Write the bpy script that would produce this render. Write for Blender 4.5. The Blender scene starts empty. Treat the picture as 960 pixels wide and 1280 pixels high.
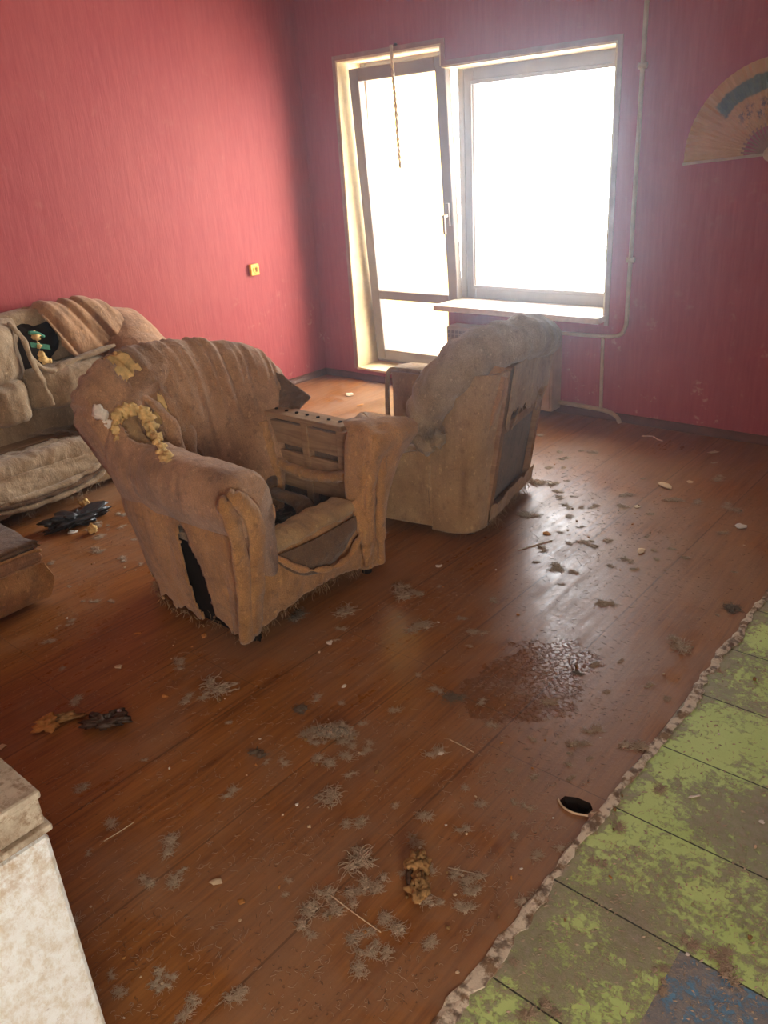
import bpy, bmesh, math, random
import numpy as np
from mathutils import Matrix, Vector
S = bpy.context.scene
COL = S.collection
rng = random.Random(7)
nrs = np.random.RandomState(11)
PI = math.pi

# ------------------------------------------------------------------ camera
CAM = np.array([0, 0, 1.65])
CR = np.array([0.7620011, 0.64484407, -0.05941755])
CU = np.array([-0.22085646, 0.34503782, 0.91223425])
CF = np.array([-0.60875015, 0.68200076, -0.40533718])
FPX = 1006.6
cd = bpy.data.cameras.new('camera'); cam = bpy.data.objects.new('camera', cd); COL.objects.link(cam)
cd.sensor_fit = 'VERTICAL'; cd.sensor_height = 36; cd.lens = FPX / 1280 * 36; cd.clip_start = .02
M = Matrix(((CR[0], CU[0], -CF[0], 0), (CR[1], CU[1], -CF[1], 0), (CR[2], CU[2], -CF[2], 1.65), (0, 0, 0, 1)))
cam.matrix_world = M
S.camera = cam
def at(x, y, ax=2, v=0.0):
    """point of a plane seen at photo pixel x, y"""
    d = CF + CR * (x - 480) / FPX - CU * (y - 640) / FPX
    return CAM + d * (v - CAM[ax]) / d[ax]

# ------------------------------------------------------------------ light
S.view_settings.view_transform = 'Standard'; S.view_settings.look = 'None'
S.view_settings.gamma = 1; S.view_settings.use_curve_mapping = False
S.view_settings.exposure = 0.0
S.cycles.use_denoising = True
S.cycles.max_bounces = 10; S.cycles.diffuse_bounces = 6; S.cycles.sample_clamp_indirect = 8
wd = bpy.data.worlds.new('sky'); S.world = wd; wd.use_nodes = True
bgn = wd.node_tree.nodes['Background']
bgn.inputs[1].default_value = 24.0
wn_ = wd.node_tree.nodes; wl_ = wd.node_tree.links   # cool sky beyond the balcony, warmer sky on the other side of the house
tc_ = wn_.new('ShaderNodeTexCoord'); sx_ = wn_.new('ShaderNodeSeparateXYZ'); wl_.new(tc_.outputs['Generated'], sx_.inputs[0])
cr_ = wn_.new('ShaderNodeValToRGB'); wl_.new(sx_.outputs[0], cr_.inputs[0]); wl_.new(cr_.outputs[0], bgn.inputs[0])
cr_.color_ramp.elements[0].position = .1; cr_.color_ramp.elements[0].color = (.92, .965, 1.0, 1)
cr_.color_ramp.elements[1].position = .6; cr_.color_ramp.elements[1].color = (1.0, .92, .79, 1)
def portal(name, loc, rot, sx, sy):
    l = bpy.data.lights.new(name, 'AREA'); l.shape = 'RECTANGLE'; l.size = sx; l.size_y = sy; l.cycles.is_portal = True
    o = bpy.data.objects.new(name, l); o.location = loc; o.rotation_euler = rot; COL.objects.link(o)
portal('window_portal', (-2.87, 5.06, 1.4), (-PI / 2, 0, 0), 1.25, 1.5)
portal('balcony_door_portal', (-3.92, 5.06, 1.15), (-PI / 2, 0, 0), .95, 2.2)
portal('side_window_portal', (1.86, -1.3, 1.45), (0, PI / 2, 0), 1.5, 1.6)

# ------------------------------------------------------------------ noise and surfaces
def _h(ix, iy, iz, seed):
    n = (ix * 374761393 + iy * 668265263 + iz * 2147483647 + seed * 1274126177) & 0xffffffff
    n = ((n ^ (n >> 13)) * 1274126177) & 0xffffffff
    return ((n ^ (n >> 16)) & 0xffff) / 32767.5 - 1
def vnoise(P, s=1.0, seed=0):
    """smooth value noise, -1..1"""
    Q = np.asarray(P, float) * s
    I = np.floor(Q).astype(np.int64); F = Q - I; F = F * F * (3 - 2 * F)
    out = 0
    for dx in (0, 1):
        for dy in (0, 1):
            for dz in (0, 1):
                w = (F[..., 0] if dx else 1 - F[..., 0]) * (F[..., 1] if dy else 1 - F[..., 1]) * (F[..., 2] if dz else 1 - F[..., 2])
                out = out + w * _h(I[..., 0] + dx, I[..., 1] + dy, I[..., 2] + dz, seed)
    return out
def fbm(P, s=1.0, seed=0, o=3):
    P = np.asarray(P, float)
    return sum(vnoise(P, s * 2 ** k, seed + k) * .5 ** k for k in range(o))
def cr(A, n, closed=False, axis=0):
    """Catmull-Rom resample of A along axis 0"""
    A = np.asarray(A, float)
    if axis: A = np.swapaxes(A, 0, axis)
    m = len(A)
    t = np.linspace(0, m, n, endpoint=False) if closed else np.linspace(0, m - 1, n)
    i = np.floor(t).astype(int)
    if not closed: i = np.minimum(i, m - 2)
    f = (t - i).reshape((-1,) + (1,) * (A.ndim - 1))
    if closed: g = lambda k: A[k % m]
    else:
        B = np.concatenate([2 * A[:1] - A[1:2], A, 2 * A[-1:] - A[-2:-1]]); g = lambda k: B[k + 1]
    a, b, c, d = g(i - 1), g(i), g(i + 1), g(i + 2)
    R = .5 * (2 * b + (c - a) * f + (2 * a - 5 * b + 4 * c - d) * f ** 2 + (3 * b - a - 3 * c + d) * f ** 3)
    return np.swapaxes(R, 0, axis) if axis else R
def surf(ctrl, nu, nv, closed=False):
    return cr(cr(ctrl, nu), nv, closed, 1)
def normals(P, closed=False):
    du = np.gradient(P, axis=0)
    dv = (np.roll(P, -1, 1) - np.roll(P, 1, 1)) if closed else np.gradient(P, axis=1)
    N = np.cross(du, dv); N = N / (np.linalg.norm(N, axis=-1, keepdims=True) + 1e-9)
    if closed and (N * (P - P.mean(1, keepdims=True))).sum() < 0: N = -N
    return N
def push(P, amt, closed=False):
    return P + normals(P, closed) * np.asarray(amt)[..., None]

# ------------------------------------------------------------------ objects
def empty(name, label, cat, loc=(0, 0, 0), rz=0, group=None):
    o = bpy.data.objects.new(name, None); COL.objects.link(o); o.empty_display_size = .1
    o.location = loc; o.rotation_euler = (0, 0, rz); tag(o, label, cat, group); return o
def tag(o, label=None, cat=None, group=None, kind=None):
    for k, v in (('label', label), ('category', cat), ('group', group), ('kind', kind)):
        if v: o[k] = v
    return o
def link(name, me, m, parent=None, smooth=True, **kw):
    for f in me.polygons: f.use_smooth = smooth
    if m: me.materials.append(m)
    o = bpy.data.objects.new(name, me); COL.objects.link(o)
    if parent: o.parent = parent
    return tag(o, **kw)
def solid(o, t, off=-1):
    md = o.modifiers.new('thickness', 'SOLIDIFY'); md.thickness = t; md.offset = off; return o
class MB:
    """collects pieces of one mesh"""
    def __init__(s): s.v = []; s.f = []
    def add(s, V, F):
        n = len(s.v); s.v += [tuple(map(float, v)) for v in V]; s.f += [tuple(n + i for i in f) for f in F]; return s
    def grid(s, P, closed=False, caps=False, mask=None):
        nu, nv = P.shape[:2]; F = []
        for i in range(nu - 1):
            for j in range(nv if closed else nv - 1):
                if mask is not None and not mask[i, j]: continue
                k = (j + 1) % nv
                F.append((i * nv + j, (i + 1) * nv + j, (i + 1) * nv + k, i * nv + k))
        V = P.reshape(-1, 3)
        if caps:
            c0 = P[0].mean(0); c1 = P[-1].mean(0); V = np.concatenate([V, [c0, c1]]); a = nu * nv
            for j in range(nv):
                k = (j + 1) % nv
                F.append((j, k, a)); F.append(((nu - 1) * nv + k, (nu - 1) * nv + j, a + 1))
        return s.add(V, F)
    def box(s, a, b, M_=None):
        (x0, y0, z0), (x1, y1, z1) = a, b
        V = np.array([(x0, y0, z0), (x1, y0, z0), (x1, y1, z0), (x0, y1, z0), (x0, y0, z1), (x1, y0, z1), (x1, y1, z1), (x0, y1, z1)], float)
        if M_ is not None: V = V @ np.array(M_.to_3x3()).T + np.array(M_.translation)
        return s.add(V, [(0, 3, 2, 1), (4, 5, 6, 7), (0, 1, 5, 4), (1, 2, 6, 5), (2, 3, 7, 6), (3, 0, 4, 7)])
    def hexa(s, V):
        return s.add(V, [(0, 3, 2, 1), (4, 5, 6, 7), (0, 1, 5, 4), (1, 2, 6, 5), (2, 3, 7, 6), (3, 0, 4, 7)])
    def tube(s, path, r, n=10, res=None, flat=1.0, up=(0, 0, 1), caps=True):
        path = np.asarray(path, float)
        rr = np.broadcast_to(np.asarray(r, float), (len(path),)).copy()
        if res: rr = cr(rr, res); path = cr(path, res)
        T = np.gradient(path, axis=0); T /= np.linalg.norm(T, axis=1, keepdims=True) + 1e-9
        u = np.array(up, float); A = np.cross(T, u); L = np.linalg.norm(A, axis=1)
        A[L < .05] = np.cross(T[L < .05], (1, .13, 0)); A /= np.linalg.norm(A, axis=1, keepdims=True)
        B = np.cross(A, T); a = np.linspace(0, 2 * PI, n, endpoint=False)
        P = path[:, None] + rr[:, None, None] * (np.cos(a)[None, :, None] * A[:, None] + flat * np.sin(a)[None, :, None] * B[:, None])
        s.last = P
        return s.grid(P, True, caps)
    def mesh(s, name):
        me = bpy.data.meshes.new(name); me.from_pydata(s.v, [], s.f); me.update(); return me
    def build(s, name, m, parent=None, smooth=True, bevel=0, **kw):
        me = s.mesh(name)
        bm = bmesh.new(); bm.from_mesh(me); bmesh.ops.recalc_face_normals(bm, faces=bm.faces)
        loose = [v for v in bm.verts if not v.link_faces]; bmesh.ops.delete(bm, geom=loose)
        bm.to_mesh(me); bm.free()
        o = link(name, me, m, parent, smooth, **kw)
        if bevel:
            b = o.modifiers.new('bevel', 'BEVEL'); b.width = bevel; b.segments = 2; b.limit_method = 'ANGLE'
        return o
def blob(c, r, seed, amp=.3, freq=1.0, nu=14, nv=18):
    """lumpy closed lump: points of a displaced ellipsoid"""
    th = np.linspace(.02, PI - .02, nu)[:, None]; ph = np.linspace(0, 2 * PI, nv, endpoint=False)[None]
    D = np.stack([np.sin(th) * np.cos(ph), np.sin(th) * np.sin(ph), np.cos(th) * np.ones_like(ph)], -1)
    k = 1 + amp * fbm(D * 1.6 * freq + seed * 3.7, 1, seed, 3)
    return np.array(c) + D * k[..., None] * np.array(r)

# ------------------------------------------------------------------ materials
class NT:
    def __init__(s, name, rough=.8, spec=.3):
        s.m = bpy.data.materials.new(name); s.m.use_nodes = True; s.t = s.m.node_tree
        s.b = s.t.nodes['Principled BSDF']; s.b.inputs['Roughness'].default_value = rough
        s.b.inputs['Specular IOR Level'].default_value = spec
        s.co = s.n('ShaderNodeTexCoord').outputs['Object']
    def n(s, t, **k):
        nd = s.t.nodes.new(t)
        for a, b in k.items(): setattr(nd, a, b)
        return nd
    def l(s, a, b):
        if hasattr(a, 'node'): s.t.links.new(a, b)
        else: b.default_value = a
    def vec(s, scale=(1, 1, 1), rot=(0, 0, 0), loc=(0, 0, 0), src=None):
        m = s.n('ShaderNodeMapping'); s.l(src or s.co, m.inputs[0]); m.inputs['Scale'].default_value = scale
        m.inputs['Rotation'].default_value = rot; m.inputs['Location'].default_value = loc; return m.outputs[0]
    def noise(s, sc, det=4, v=None, rough=.55, dist=0):
        n = s.n('ShaderNodeTexNoise'); s.l(v or s.co, n.inputs['Vector']); n.inputs['Scale'].default_value = sc
        n.inputs['Detail'].default_value = det; n.inputs['Roughness'].default_value = rough; n.inputs['Distortion'].default_value = dist
        return n.outputs[0]
    def ramp(s, f, stops, interp='LINEAR'):
        r = s.n('ShaderNodeValToRGB'); s.l(f, r.inputs[0]); e = r.color_ramp.elements; r.color_ramp.interpolation = interp
        while len(e) < len(stops): e.new(.5)
        for i, (p, c) in enumerate(stops):
            e[i].position = p; e[i].color = tuple(c) + (1,) if hasattr(c, '__len__') else (c, c, c, 1)
        return r.outputs[0]
    def mix(s, f, a, b, mode='MIX'):
        m = s.n('ShaderNodeMix', data_type='RGBA', blend_type=mode)
        s.l(f, m.inputs[0])
        for v, i in ((a, 6), (b, 7)): s.l(v if hasattr(v, 'node') else tuple(v) + (1,), m.inputs[i])
        return m.outputs[2]
    def math(s, op, a, b=0.0, c=None, clamp=False):
        m = s.n('ShaderNodeMath', operation=op, use_clamp=clamp); s.l(a, m.inputs[0]); s.l(b, m.inputs[1])
        if c is not None: s.l(c, m.inputs[2])
        return m.outputs[0]
    def xyz(s, v=None):
        x = s.n('ShaderNodeSeparateXYZ'); s.l(v or s.co, x.inputs[0]); return x.outputs
    def bump(s, h, d=.01, st=.6, prev=None):
        b = s.n('ShaderNodeBump'); s.l(h, b.inputs['Height']); b.inputs['Distance'].default_value = d; b.inputs['Strength'].default_value = st
        if prev is not None: s.l(prev, b.inputs['Normal'])
        s.l(b.outputs[0], s.b.inputs['Normal']); return b.outputs[0]
    def color(s, c): s.l(c if hasattr(c, 'node') else tuple(c) + (1,), s.b.inputs['Base Color']); return s
    def rough(s, r): s.l(r, s.b.inputs['Roughness']); return s

def fabric(name, c1, c2, dirt, fine=260, amount=.5):
    k = NT(name, .95, .15); n = k.noise(7, 5); f = k.noise(fine, 2); d = k.noise(3.2, 6, rough=.7)
    c = k.mix(k.ramp(n, [(.35, 0), (.68, 1)]), c1, c2)
    c = k.mix(k.ramp(d, [(.5, 0), (.66, amount)]), c, dirt)
    c = k.mix(.5, c, k.ramp(f, [(.3, .2), (.7, 1)]), 'MULTIPLY')
    g2 = k.noise(24, 6, rough=.72)
    c = k.mix(k.ramp(g2, [(.54, 0), (.66, .55)]), c, dirt)
    c = k.mix(k.ramp(k.noise(55, 4, k.vec((1, 1, .6), loc=(5, 2, 1)), .6), [(.60, 0), (.70, .35)]), c, [min(.9, q * 1.7) for q in c1])
    run = k.noise(1.0, 5, k.vec((11, 11, 1.6), loc=(3, 1, 0)), .6, .3)
    c = k.mix(k.ramp(run, [(.56, 0), (.70, .55)]), c, dirt)
    k.color(c); b = k.bump(f, .003, .8); b = k.bump(g2, .012, .6, b); k.bump(k.noise(9, 4, k.vec((1, 1, .35)), .6, .6), .03, .5, b)
    k.b.inputs['Sheen Weight'].default_value = .25; k.b.inputs['Sheen Roughness'].default_value = .5
    return k.m
def plain(name, c, rough=.6, var=.25, sc=20, bump=.002, spec=.3, metal=0):
    k = NT(name, rough, spec); n = k.noise(sc, 5)
    k.color(k.mix(k.ramp(n, [(.3, 0), (.7, 1)]), [x * (1 - var) for x in c], [min(1, x * (1 + var)) for x in c]))
    if bump: k.bump(n, bump, .5)
    k.b.inputs['Metallic'].default_value = metal
    return k.m
mat = {}
mat['velour'] = fabric('worn_velour', (.60, .32, .125), (.46, .23, .085), (.15, .075, .036))
mat['velour_mauve'] = fabric('worn_mauve_velour', (.58, .34, .19), (.44, .24, .12), (.16, .09, .055))
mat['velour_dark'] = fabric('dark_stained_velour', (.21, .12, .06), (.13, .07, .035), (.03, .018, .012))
mat['velour_pale'] = fabric('pale_dusty_velour', (.50, .37, .235), (.36, .25, .145), (.16, .11, .07))
mat['hessian'] = fabric('tan_lining_cloth', (.56, .37, .18), (.46, .28, .13), (.2, .11, .05), 400, .35)
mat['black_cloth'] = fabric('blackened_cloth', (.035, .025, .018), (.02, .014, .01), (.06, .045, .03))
mat['foam'] = plain('yellow_foam', (.68, .47, .20), .95, .35, 30, .012, .1)
mat['foam_white'] = plain('white_foam', (.75, .68, .58), .95, .15, 40, .01, .1)
mat['fluff'] = plain('grey_fluff', (.46, .36, .26), .95, .4, 60, 0, .1)
mat['fluff_dark'] = plain('dark_fluff', (.20, .16, .12), .95, .4, 60, 0, .1)
mat['scrap'] = plain('pale_scrap', (.62, .48, .32), .9, .25, 60, .001, .1)
mat['scrap_white'] = plain('white_scrap', (.75, .7, .62), .9, .15, 60, .001, .1)
mat['scrap_orange'] = plain('orange_foam_scrap', (.55, .26, .08), .9, .25, 60, .001, .1)
mat['clump'] = plain('matted_brown_clump', (.30, .17, .065), .8, .6, 45, .006, .25)
mat['clump_dark'] = plain('dark_wet_clump', (.07, .04, .025), .45, .6, 45, .006, .4)
mat['upvc'] = plain('backlit_window_plastic', (.27, .225, .19), .45, .12, 8, 0, .4)  # frame plastic darkened in its colour so the frames read as backlit
mat['plaster'] = plain('rough_white_plaster', (.72, .60, .36), .85, .12, 14, .004, .2)
mat['pipe'] = plain('painted_pipe', (.42, .29, .17), .5, .2, 12, .001, .4)
mat['radiator'] = plain('painted_radiator_casing', (.40, .27, .16), .55, .22, 9, .001, .35)
mat['socket'] = plain('yellowed_plastic', (.82, .50, .10), .4, .1, 20, 0, .4)
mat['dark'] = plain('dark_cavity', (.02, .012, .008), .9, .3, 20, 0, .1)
mat['metal_wire'] = plain('dull_spring_wire', (.12, .09, .07), .45, .3, 40, 0, .5, .7)
mat['green_strap'] = plain('green_webbing', (.06, .20, .13), .8, .2, 60, .001, .2)
mat['metal_bit'] = plain('shiny_foil', (.6, .6, .65), .25, .2, 60, .002, .5, .9)
mat['ceiling_paint'] = plain('ceiling_paint', (.46, .40, .33), .9, .08, 4, 0, .2)
mat['rubble'] = plain('concrete', (.4, .38, .35), .9, .2, 5, .003, .2)

def wood(name, c1, c2, axis=0, rough=.65):
    k = NT(name, rough, .3); sc = [14, 14, 14]; sc[axis] = 1.2
    n = k.noise(3, 5, k.vec(tuple(sc)), .6, 1.2); c = k.mix(k.ramp(n, [(.35, 0), (.65, 1)]), c1, c2)
    c = k.mix(k.ramp(k.noise(6, 5, rough=.7), [(.5, 0), (.7, .6)]), c, (.09, .05, .03))
    k.color(c); k.bump(n, .002, .5); return k.m
mat['wood'] = wood('raw_frame_wood', (.40, .25, .13), (.26, .145, .07))
mat['wood_y'] = wood('raw_frame_wood_across', (.34, .20, .10), (.20, .11, .055), 1)

def m_wallpaper(name, axis):
    k = NT(name, .62, .3); sc = [55, 55, 5.0]; v = k.vec(tuple(sc))
    n = k.noise(1, 4, v, .65, .4)
    c = k.mix(k.ramp(n, [(.33, 0), (.66, 1)]), (.32, .048, .056), (.38, .074, .080))
    x, y, z = k.xyz()
    # scuffs and stains, mostly low on the wall
    low = k.ramp(k.math('MULTIPLY', z, .5), [(.10, 1), (.42, .12)])
    sp = k.ramp(k.noise(9, 7, k.vec((1, 1, 1.2)), .72), [(.60, 0), (.68, 1)])
    c = k.mix(k.math('MULTIPLY', k.math('MULTIPLY', sp, low), .6), c, (.62, .42, .30))
    big = k.ramp(k.noise(1.4, 5, rough=.6), [(.4, 0), (.75, .30)])
    c = k.mix(big, c, (.44, .12, .10))
    k.color(c); b = k.bump(n, .0025, .55)
    k.bump(k.noise(160, 2), .001, .5, b); return k.m
mat['wallpaper'] = m_wallpaper('red_fibre_wallpaper', 0)

def m_floor_brown():
    k = NT('brown_painted_boards', .3, .36); x, y, z = k.xyz()
    bid = k.math('FLOOR', k.math('DIVIDE', k.math('ADD', x, .70), .39))
    grain = k.noise(2.5, 6, k.vec((26, 1.6, 1)), .6, .8)
    c = k.mix(k.ramp(grain, [(.3, 0), (.72, 1)]), (.15, .048, .010), (.38, .15, .032))
    st_ = k.noise(1.0, 4, k.vec((9, .8, 1), (0, 0, .05)), .6, .5)
    c = k.mix(k.ramp(st_, [(.50, 0), (.62, .35)]), c, (.42, .19, .055))
    wn = k.n('ShaderNodeTexWhiteNoise', noise_dimensions='1D'); k.l(bid, wn.inputs['W'])
    c = k.mix(k.math('MULTIPLY', wn.outputs[0], .35), c, (.17, .055, .016))
    # grey dust film with paw-swept patches
    dn = k.noise(2.1, 8, rough=.68, dist=.3)
    dfine = k.noise(34, 5, rough=.7)
    side = k.math('MULTIPLY_ADD', k.math('ADD', x, 2.4), .085, 0.0)          # dustier towards the green boards
    dy = k.math('MULTIPLY', k.math('SUBTRACT', y, 1.2), .03)
    dy = k.math('ADD', dy, k.math('MULTIPLY', k.ramp(k.math('MULTIPLY', x, -.25), [(.66, 0), (.82, 1)]), .17))
    dust = k.math('ADD', k.math('ADD', dn, side), dy)
    dmask = k.ramp(dust, [(.52, 0), (.66, .62), (.85, .85)])
    dmask2 = k.math('MULTIPLY', dmask, k.ramp(dfine, [(.28, .7), (.6, 1)]))
    c = k.mix(k.math('MULTIPLY', dmask2, .8), c, (.30, .185, .115))
    # damp patch
    def ell(cx, cy, rx, ry, rot=0):
        v = k.vec((1 / rx, 1 / ry, 1), (0, 0, 0), (-cx / rx, -cy / ry, 0)); a = k.xyz(v)
        r = k.math('SQRT', k.math('ADD', k.math('POWER', a[0], 2), k.math('POWER', a[1], 2)))
        return k.math('ADD', r, k.math('MULTIPLY', k.math('SUBTRACT', k.noise(7, 6, rough=.65), .5), 1.6))
    wet = k.ramp(ell(-1.15, 1.98, .19, .30), [(.84, 1), (.95, 0)])
    wet2 = k.ramp(ell(-1.62, 2.75, .42, .55), [(.8, 1), (1.05, 0)])
    c = k.mix(k.math('MULTIPLY', wet, .3), c, (.13, .045, .016))
    # seams
    fx = k.math('FRACT', k.math('DIVIDE', k.math('ADD', x, .70), .39))
    seam = k.math('LESS_THAN', k.math('ABSOLUTE', k.math('SUBTRACT', fx, .5)), .492)
    seamd = k.math('SUBTRACT', 1.0, seam)
    off = k.math('MULTIPLY', wn.outputs[0], 1.7)
    fy = k.math('FRACT', k.math('DIVIDE', k.math('ADD', y, off), 1.9))
    s2 = k.math('LESS_THAN', fy, .0016)
    seamd = k.math('MAXIMUM', seamd, s2)
    c = k.mix(k.math('MULTIPLY', seamd, .45), c, (.03, .012, .006))
    # scratches along the boards
    sc = k.ramp(k.noise(3, 3, k.vec((60, 2.0, 1), (0, 0, .12)), .7), [(.66, 0), (.72, .28)])
    c = k.mix(sc, c, (.30, .13, .06))
    k.color(c)
    rg = k.math('MULTIPLY_ADD', dmask2, .22, .24)
    rg = k.math('ADD', rg, k.math('MULTIPLY', k.ramp(k.noise(1.0, 5, k.vec((22, 1.6, 1), (0, 0, .04)), .65, .4), [(.35, 0), (.65, 1)]), .14))
    rg = k.math('ADD', rg, k.math('MULTIPLY', k.ramp(dfine, [(.4, 0), (.7, 1)]), .08))
    rg = k.math('MULTIPLY', rg, k.math('SUBTRACT', 1.0, k.math('MULTIPLY', wet, .45)), clamp=True)
    k.rough(rg)
    h = k.math('SUBTRACT', k.math('MULTIPLY', grain, .25), k.math('MULTIPLY', seamd, 1.5))
    b = k.bump(h, .001, .4)
    b = k.bump(k.math('MULTIPLY', dfine, dmask), .002, .35, b)
    b = k.bump(k.noise(4, 3, rough=.5), .002, .15, b)
    wb = k.math('MULTIPLY', k.ramp(k.noise(75, 4, rough=.6), [(.5, 0), (.62, 1)]), k.math('MAXIMUM', wet, k.math('MULTIPLY', dmask, .10)))
    k.bump(wb, .004, .7, b)
    return k.m
mat['floor_brown'] = m_floor_brown()

def m_floor_green():
    k = NT('green_painted_boards', .6, .3); x, y, z = k.xyz()
    n = k.noise(5, 5)
    c = k.mix(k.ramp(n, [(.3, 0), (.7, 1)]), (.50, .67, .22), (.60, .76, .30))
    isb = k.math('MULTIPLY', k.math('GREATER_THAN', x, -.372), k.math('LESS_THAN', y, 1.306))
    c = k.mix(isb, c, (.15, .32, .50))
    big = k.noise(2.6, 8, k.vec((1, 1, 1), (0, 0, 0), (3.1, .7, 0)), .66, .2); fine = k.noise(42, 6, rough=.75)
    # dirt is heaviest between y .9 and 1.7 and thinner near the far boards
    band = k.ramp(k.math('MULTIPLY', y, .3333), [(.28, .015), (.40, .05), (.50, .10), (.60, .0), (.72, -.05 if False else 0)])
    e = k.math('MULTIPLY', k.ramp(k.math('MULTIPLY_ADD', x, 1.0, .72), [(0, 1), (.10, 0)]), .16)
    dm = k.math('ADD', k.math('ADD', k.math('MULTIPLY', big, 1.0), band), k.math('ADD', e, k.math('MULTIPLY', k.math('SUBTRACT', fine, .5), .62)))
    dm = k.math('ADD', dm, k.math('MULTIPLY', isb, .09))
    dmask = k.ramp(dm, [(.50, 0), (.575, .75), (.75, .96)])
    dirt = k.mix(k.ramp(fine, [(.3, 0), (.7, 1)]), (.15, .12, .095), (.42, .35, .28))
    c = k.mix(dmask, c, dirt)
    fy = k.math('FRACT', k.math('DIVIDE', k.math('SUBTRACT', y, .9975), .3075))
    seam = k.math('LESS_THAN', fy, .014)
    c = k.mix(k.math('MULTIPLY', seam, .9), c, (.015, .014, .01))
    k.color(c)
    h = k.math('SUBTRACT', k.math('MULTIPLY', k.math('MULTIPLY', dmask, fine), 1.0), seam)
    k.bump(h, .006, .8); return k.m
mat['floor_green'] = m_floor_green()

def m_threshold():
    k = NT('chipped_strip', .85, .2)
    a = k.ramp(k.noise(16, 6, rough=.7), [(.42, 0), (.5, 1)])
    c = k.mix(a, (.26, .17, .10), (.66, .58, .46))
    c = k.mix(k.ramp(k.noise(40, 4), [(.5, 0), (.62, .8)]), c, (.13, .085, .06))
    k.color(c); k.bump(k.noise(50, 5, rough=.7), .006, .8); return k.m
mat['threshold'] = m_threshold()

def m_enamel():
    k = NT('stained_white_enamel', .5, .35)
    a = k.noise(38, 9, k.vec((1, 1, .7)), .8, .1)
    c = k.mix(k.ramp(a, [(.46, 0), (.62, .85)]), (.82, .86, .86), (.60, .54, .42))
    x, y, z = k.xyz()
    rust = k.math('MULTIPLY', k.ramp(z, [(.58, .1), (.74, .9)]), k.ramp(k.noise(26, 7, rough=.75), [(.46, 0), (.60, 1)]))
    c = k.mix(rust, c, (.42, .27, .12))
    c = k.mix(k.ramp(k.noise(60, 6, rough=.8), [(.6, 0), (.68, .5)]), c, (.22, .15, .09))
    k.color(c); k.bump(a, .002, .5); return k.m
mat['enamel'] = m_enamel()
def m_dirty_top():
    k = NT('grimy_top', .6, .35)
    c = k.mix(k.ramp(k.noise(14, 7, rough=.75), [(.38, 0), (.6, 1)]), (.30, .24, .17), (.56, .49, .38))
    c = k.mix(k.ramp(k.noise(50, 5, rough=.75), [(.5, 0), (.62, .7)]), c, (.20, .12, .06))
    k.color(c); k.bump(k.noise(60, 5), .003, .6); return k.m
mat['grimy'] = m_dirty_top()

def m_fan():
    k = NT('painted_fan_paper', .75, .2); x, y, z = k.xyz()
    r = k.math('SQRT', k.math('ADD', k.math('POWER', x, 2), k.math('POWER', z, 2)))
    a = k.math('DIVIDE', k.math('ARCTAN2', z, k.math('MULTIPLY', x, -1.0)), PI)      # 0 at the left tip, 1 at the right
    wob = k.math('MULTIPLY', k.math('SUBTRACT', k.noise(14, 5), .5), .05)
    rr = k.math('ADD', r, wob)
    band = k.math('MULTIPLY', k.ramp(rr, [(.300, 0), (.308, 1), (.375, 1), (.385, 0)]), k.ramp(k.math('ADD', a, wob), [(.20, 0), (.215, 1), (.80, 1), (.83, 0)]))
    paper = k.mix(k.ramp(k.noise(8, 4), [(.3, 0), (.7, 1)]), (.42, .23, .075), (.52, .30, .11))
    teal = k.mix(k.ramp(k.noise(30, 4), [(.3, 0), (.7, 1)]), (.05, .085, .075), (.11, .15, .08))
    c = k.mix(k.math('MULTIPLY', band, .92), paper, teal)
    ink = k.math('MULTIPLY', k.ramp(rr, [(.175, 0), (.19, 1), (.255, 1), (.28, 0)]), k.ramp(k.noise(26, 5, rough=.7), [(.50, 0), (.56, 1)]))
    ink = k.math('MULTIPLY', ink, k.ramp(a, [(.22, 0), (.27, 1), (.75, 1), (.8, 0)]))
    c = k.mix(k.math('MULTIPLY', ink, .8), c, (.075, .07, .06))
    k.color(c); return k.m
mat['fan_paper'] = m_fan()
mat['fan_stick'] = plain('dark_bamboo_stick', (.26, .12, .06), .5, .2, 30, 0, .4)
g = NT('window_glass', .02, .5); g.color((1, 1, 1)); g.b.inputs['Transmission Weight'].default_value = 1; g.b.inputs['IOR'].default_value = 1.02
tr = g.n('ShaderNodeBsdfTransparent'); gl = g.n('ShaderNodeBsdfGlossy'); gl.inputs['Roughness'].default_value = .03
mx = g.n('ShaderNodeMixShader'); mx.inputs[0].default_value = .04
g.l(tr.outputs[0], mx.inputs[1]); g.l(gl.outputs[0], mx.inputs[2]); g.l(mx.outputs[0], g.t.nodes['Material Output'].inputs[0])
mat['glass'] = g.m

# ------------------------------------------------------------------ room shell
XL, XR, YB, YF, ZC = -4.74, 1.8, 4.70, -2.6, 3.0
def struct(mb, name, m, parent=None, **k):
    return mb.build(name, m, parent, smooth=False, kind='structure', **k)
struct(MB().box((XL - .2, YF - .2, -.1), (XL, YB, ZC)), 'wall_left', mat['wallpaper'])
struct(MB().box((XL, YF - .2, -.1), (XR, YF, ZC)), 'wall_front', mat['wallpaper'])
struct(MB().box((XL - .2, YF - .2, ZC), (XR + .2, YB + .38, ZC + .1)), 'ceiling', mat['ceiling_paint'])
DX0, DX1, DZ0, DZ1 = -4.375, -3.46, .085, 2.265
WX1, WZ0, WZ1 = -2.262, .655, 2.140
YO = YB + .36
w = MB()
w.box((XL - .2, YB, -.1), (DX0, YO, ZC)).box((DX0, YB, DZ1), (DX1, YO, ZC)).box((DX0, YB, -.1), (DX1, YO, DZ0))
w.box((DX1, YB, WZ1), (WX1, YO, ZC)).box((DX1, YB, -.1), (WX1, YO, WZ0 - .02)).box((WX1, YB, -.1), (XR + .2, YO, ZC))
struct(w, 'wall_back', mat['wallpaper'])
w = MB()   # right wall with its window opening
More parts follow.
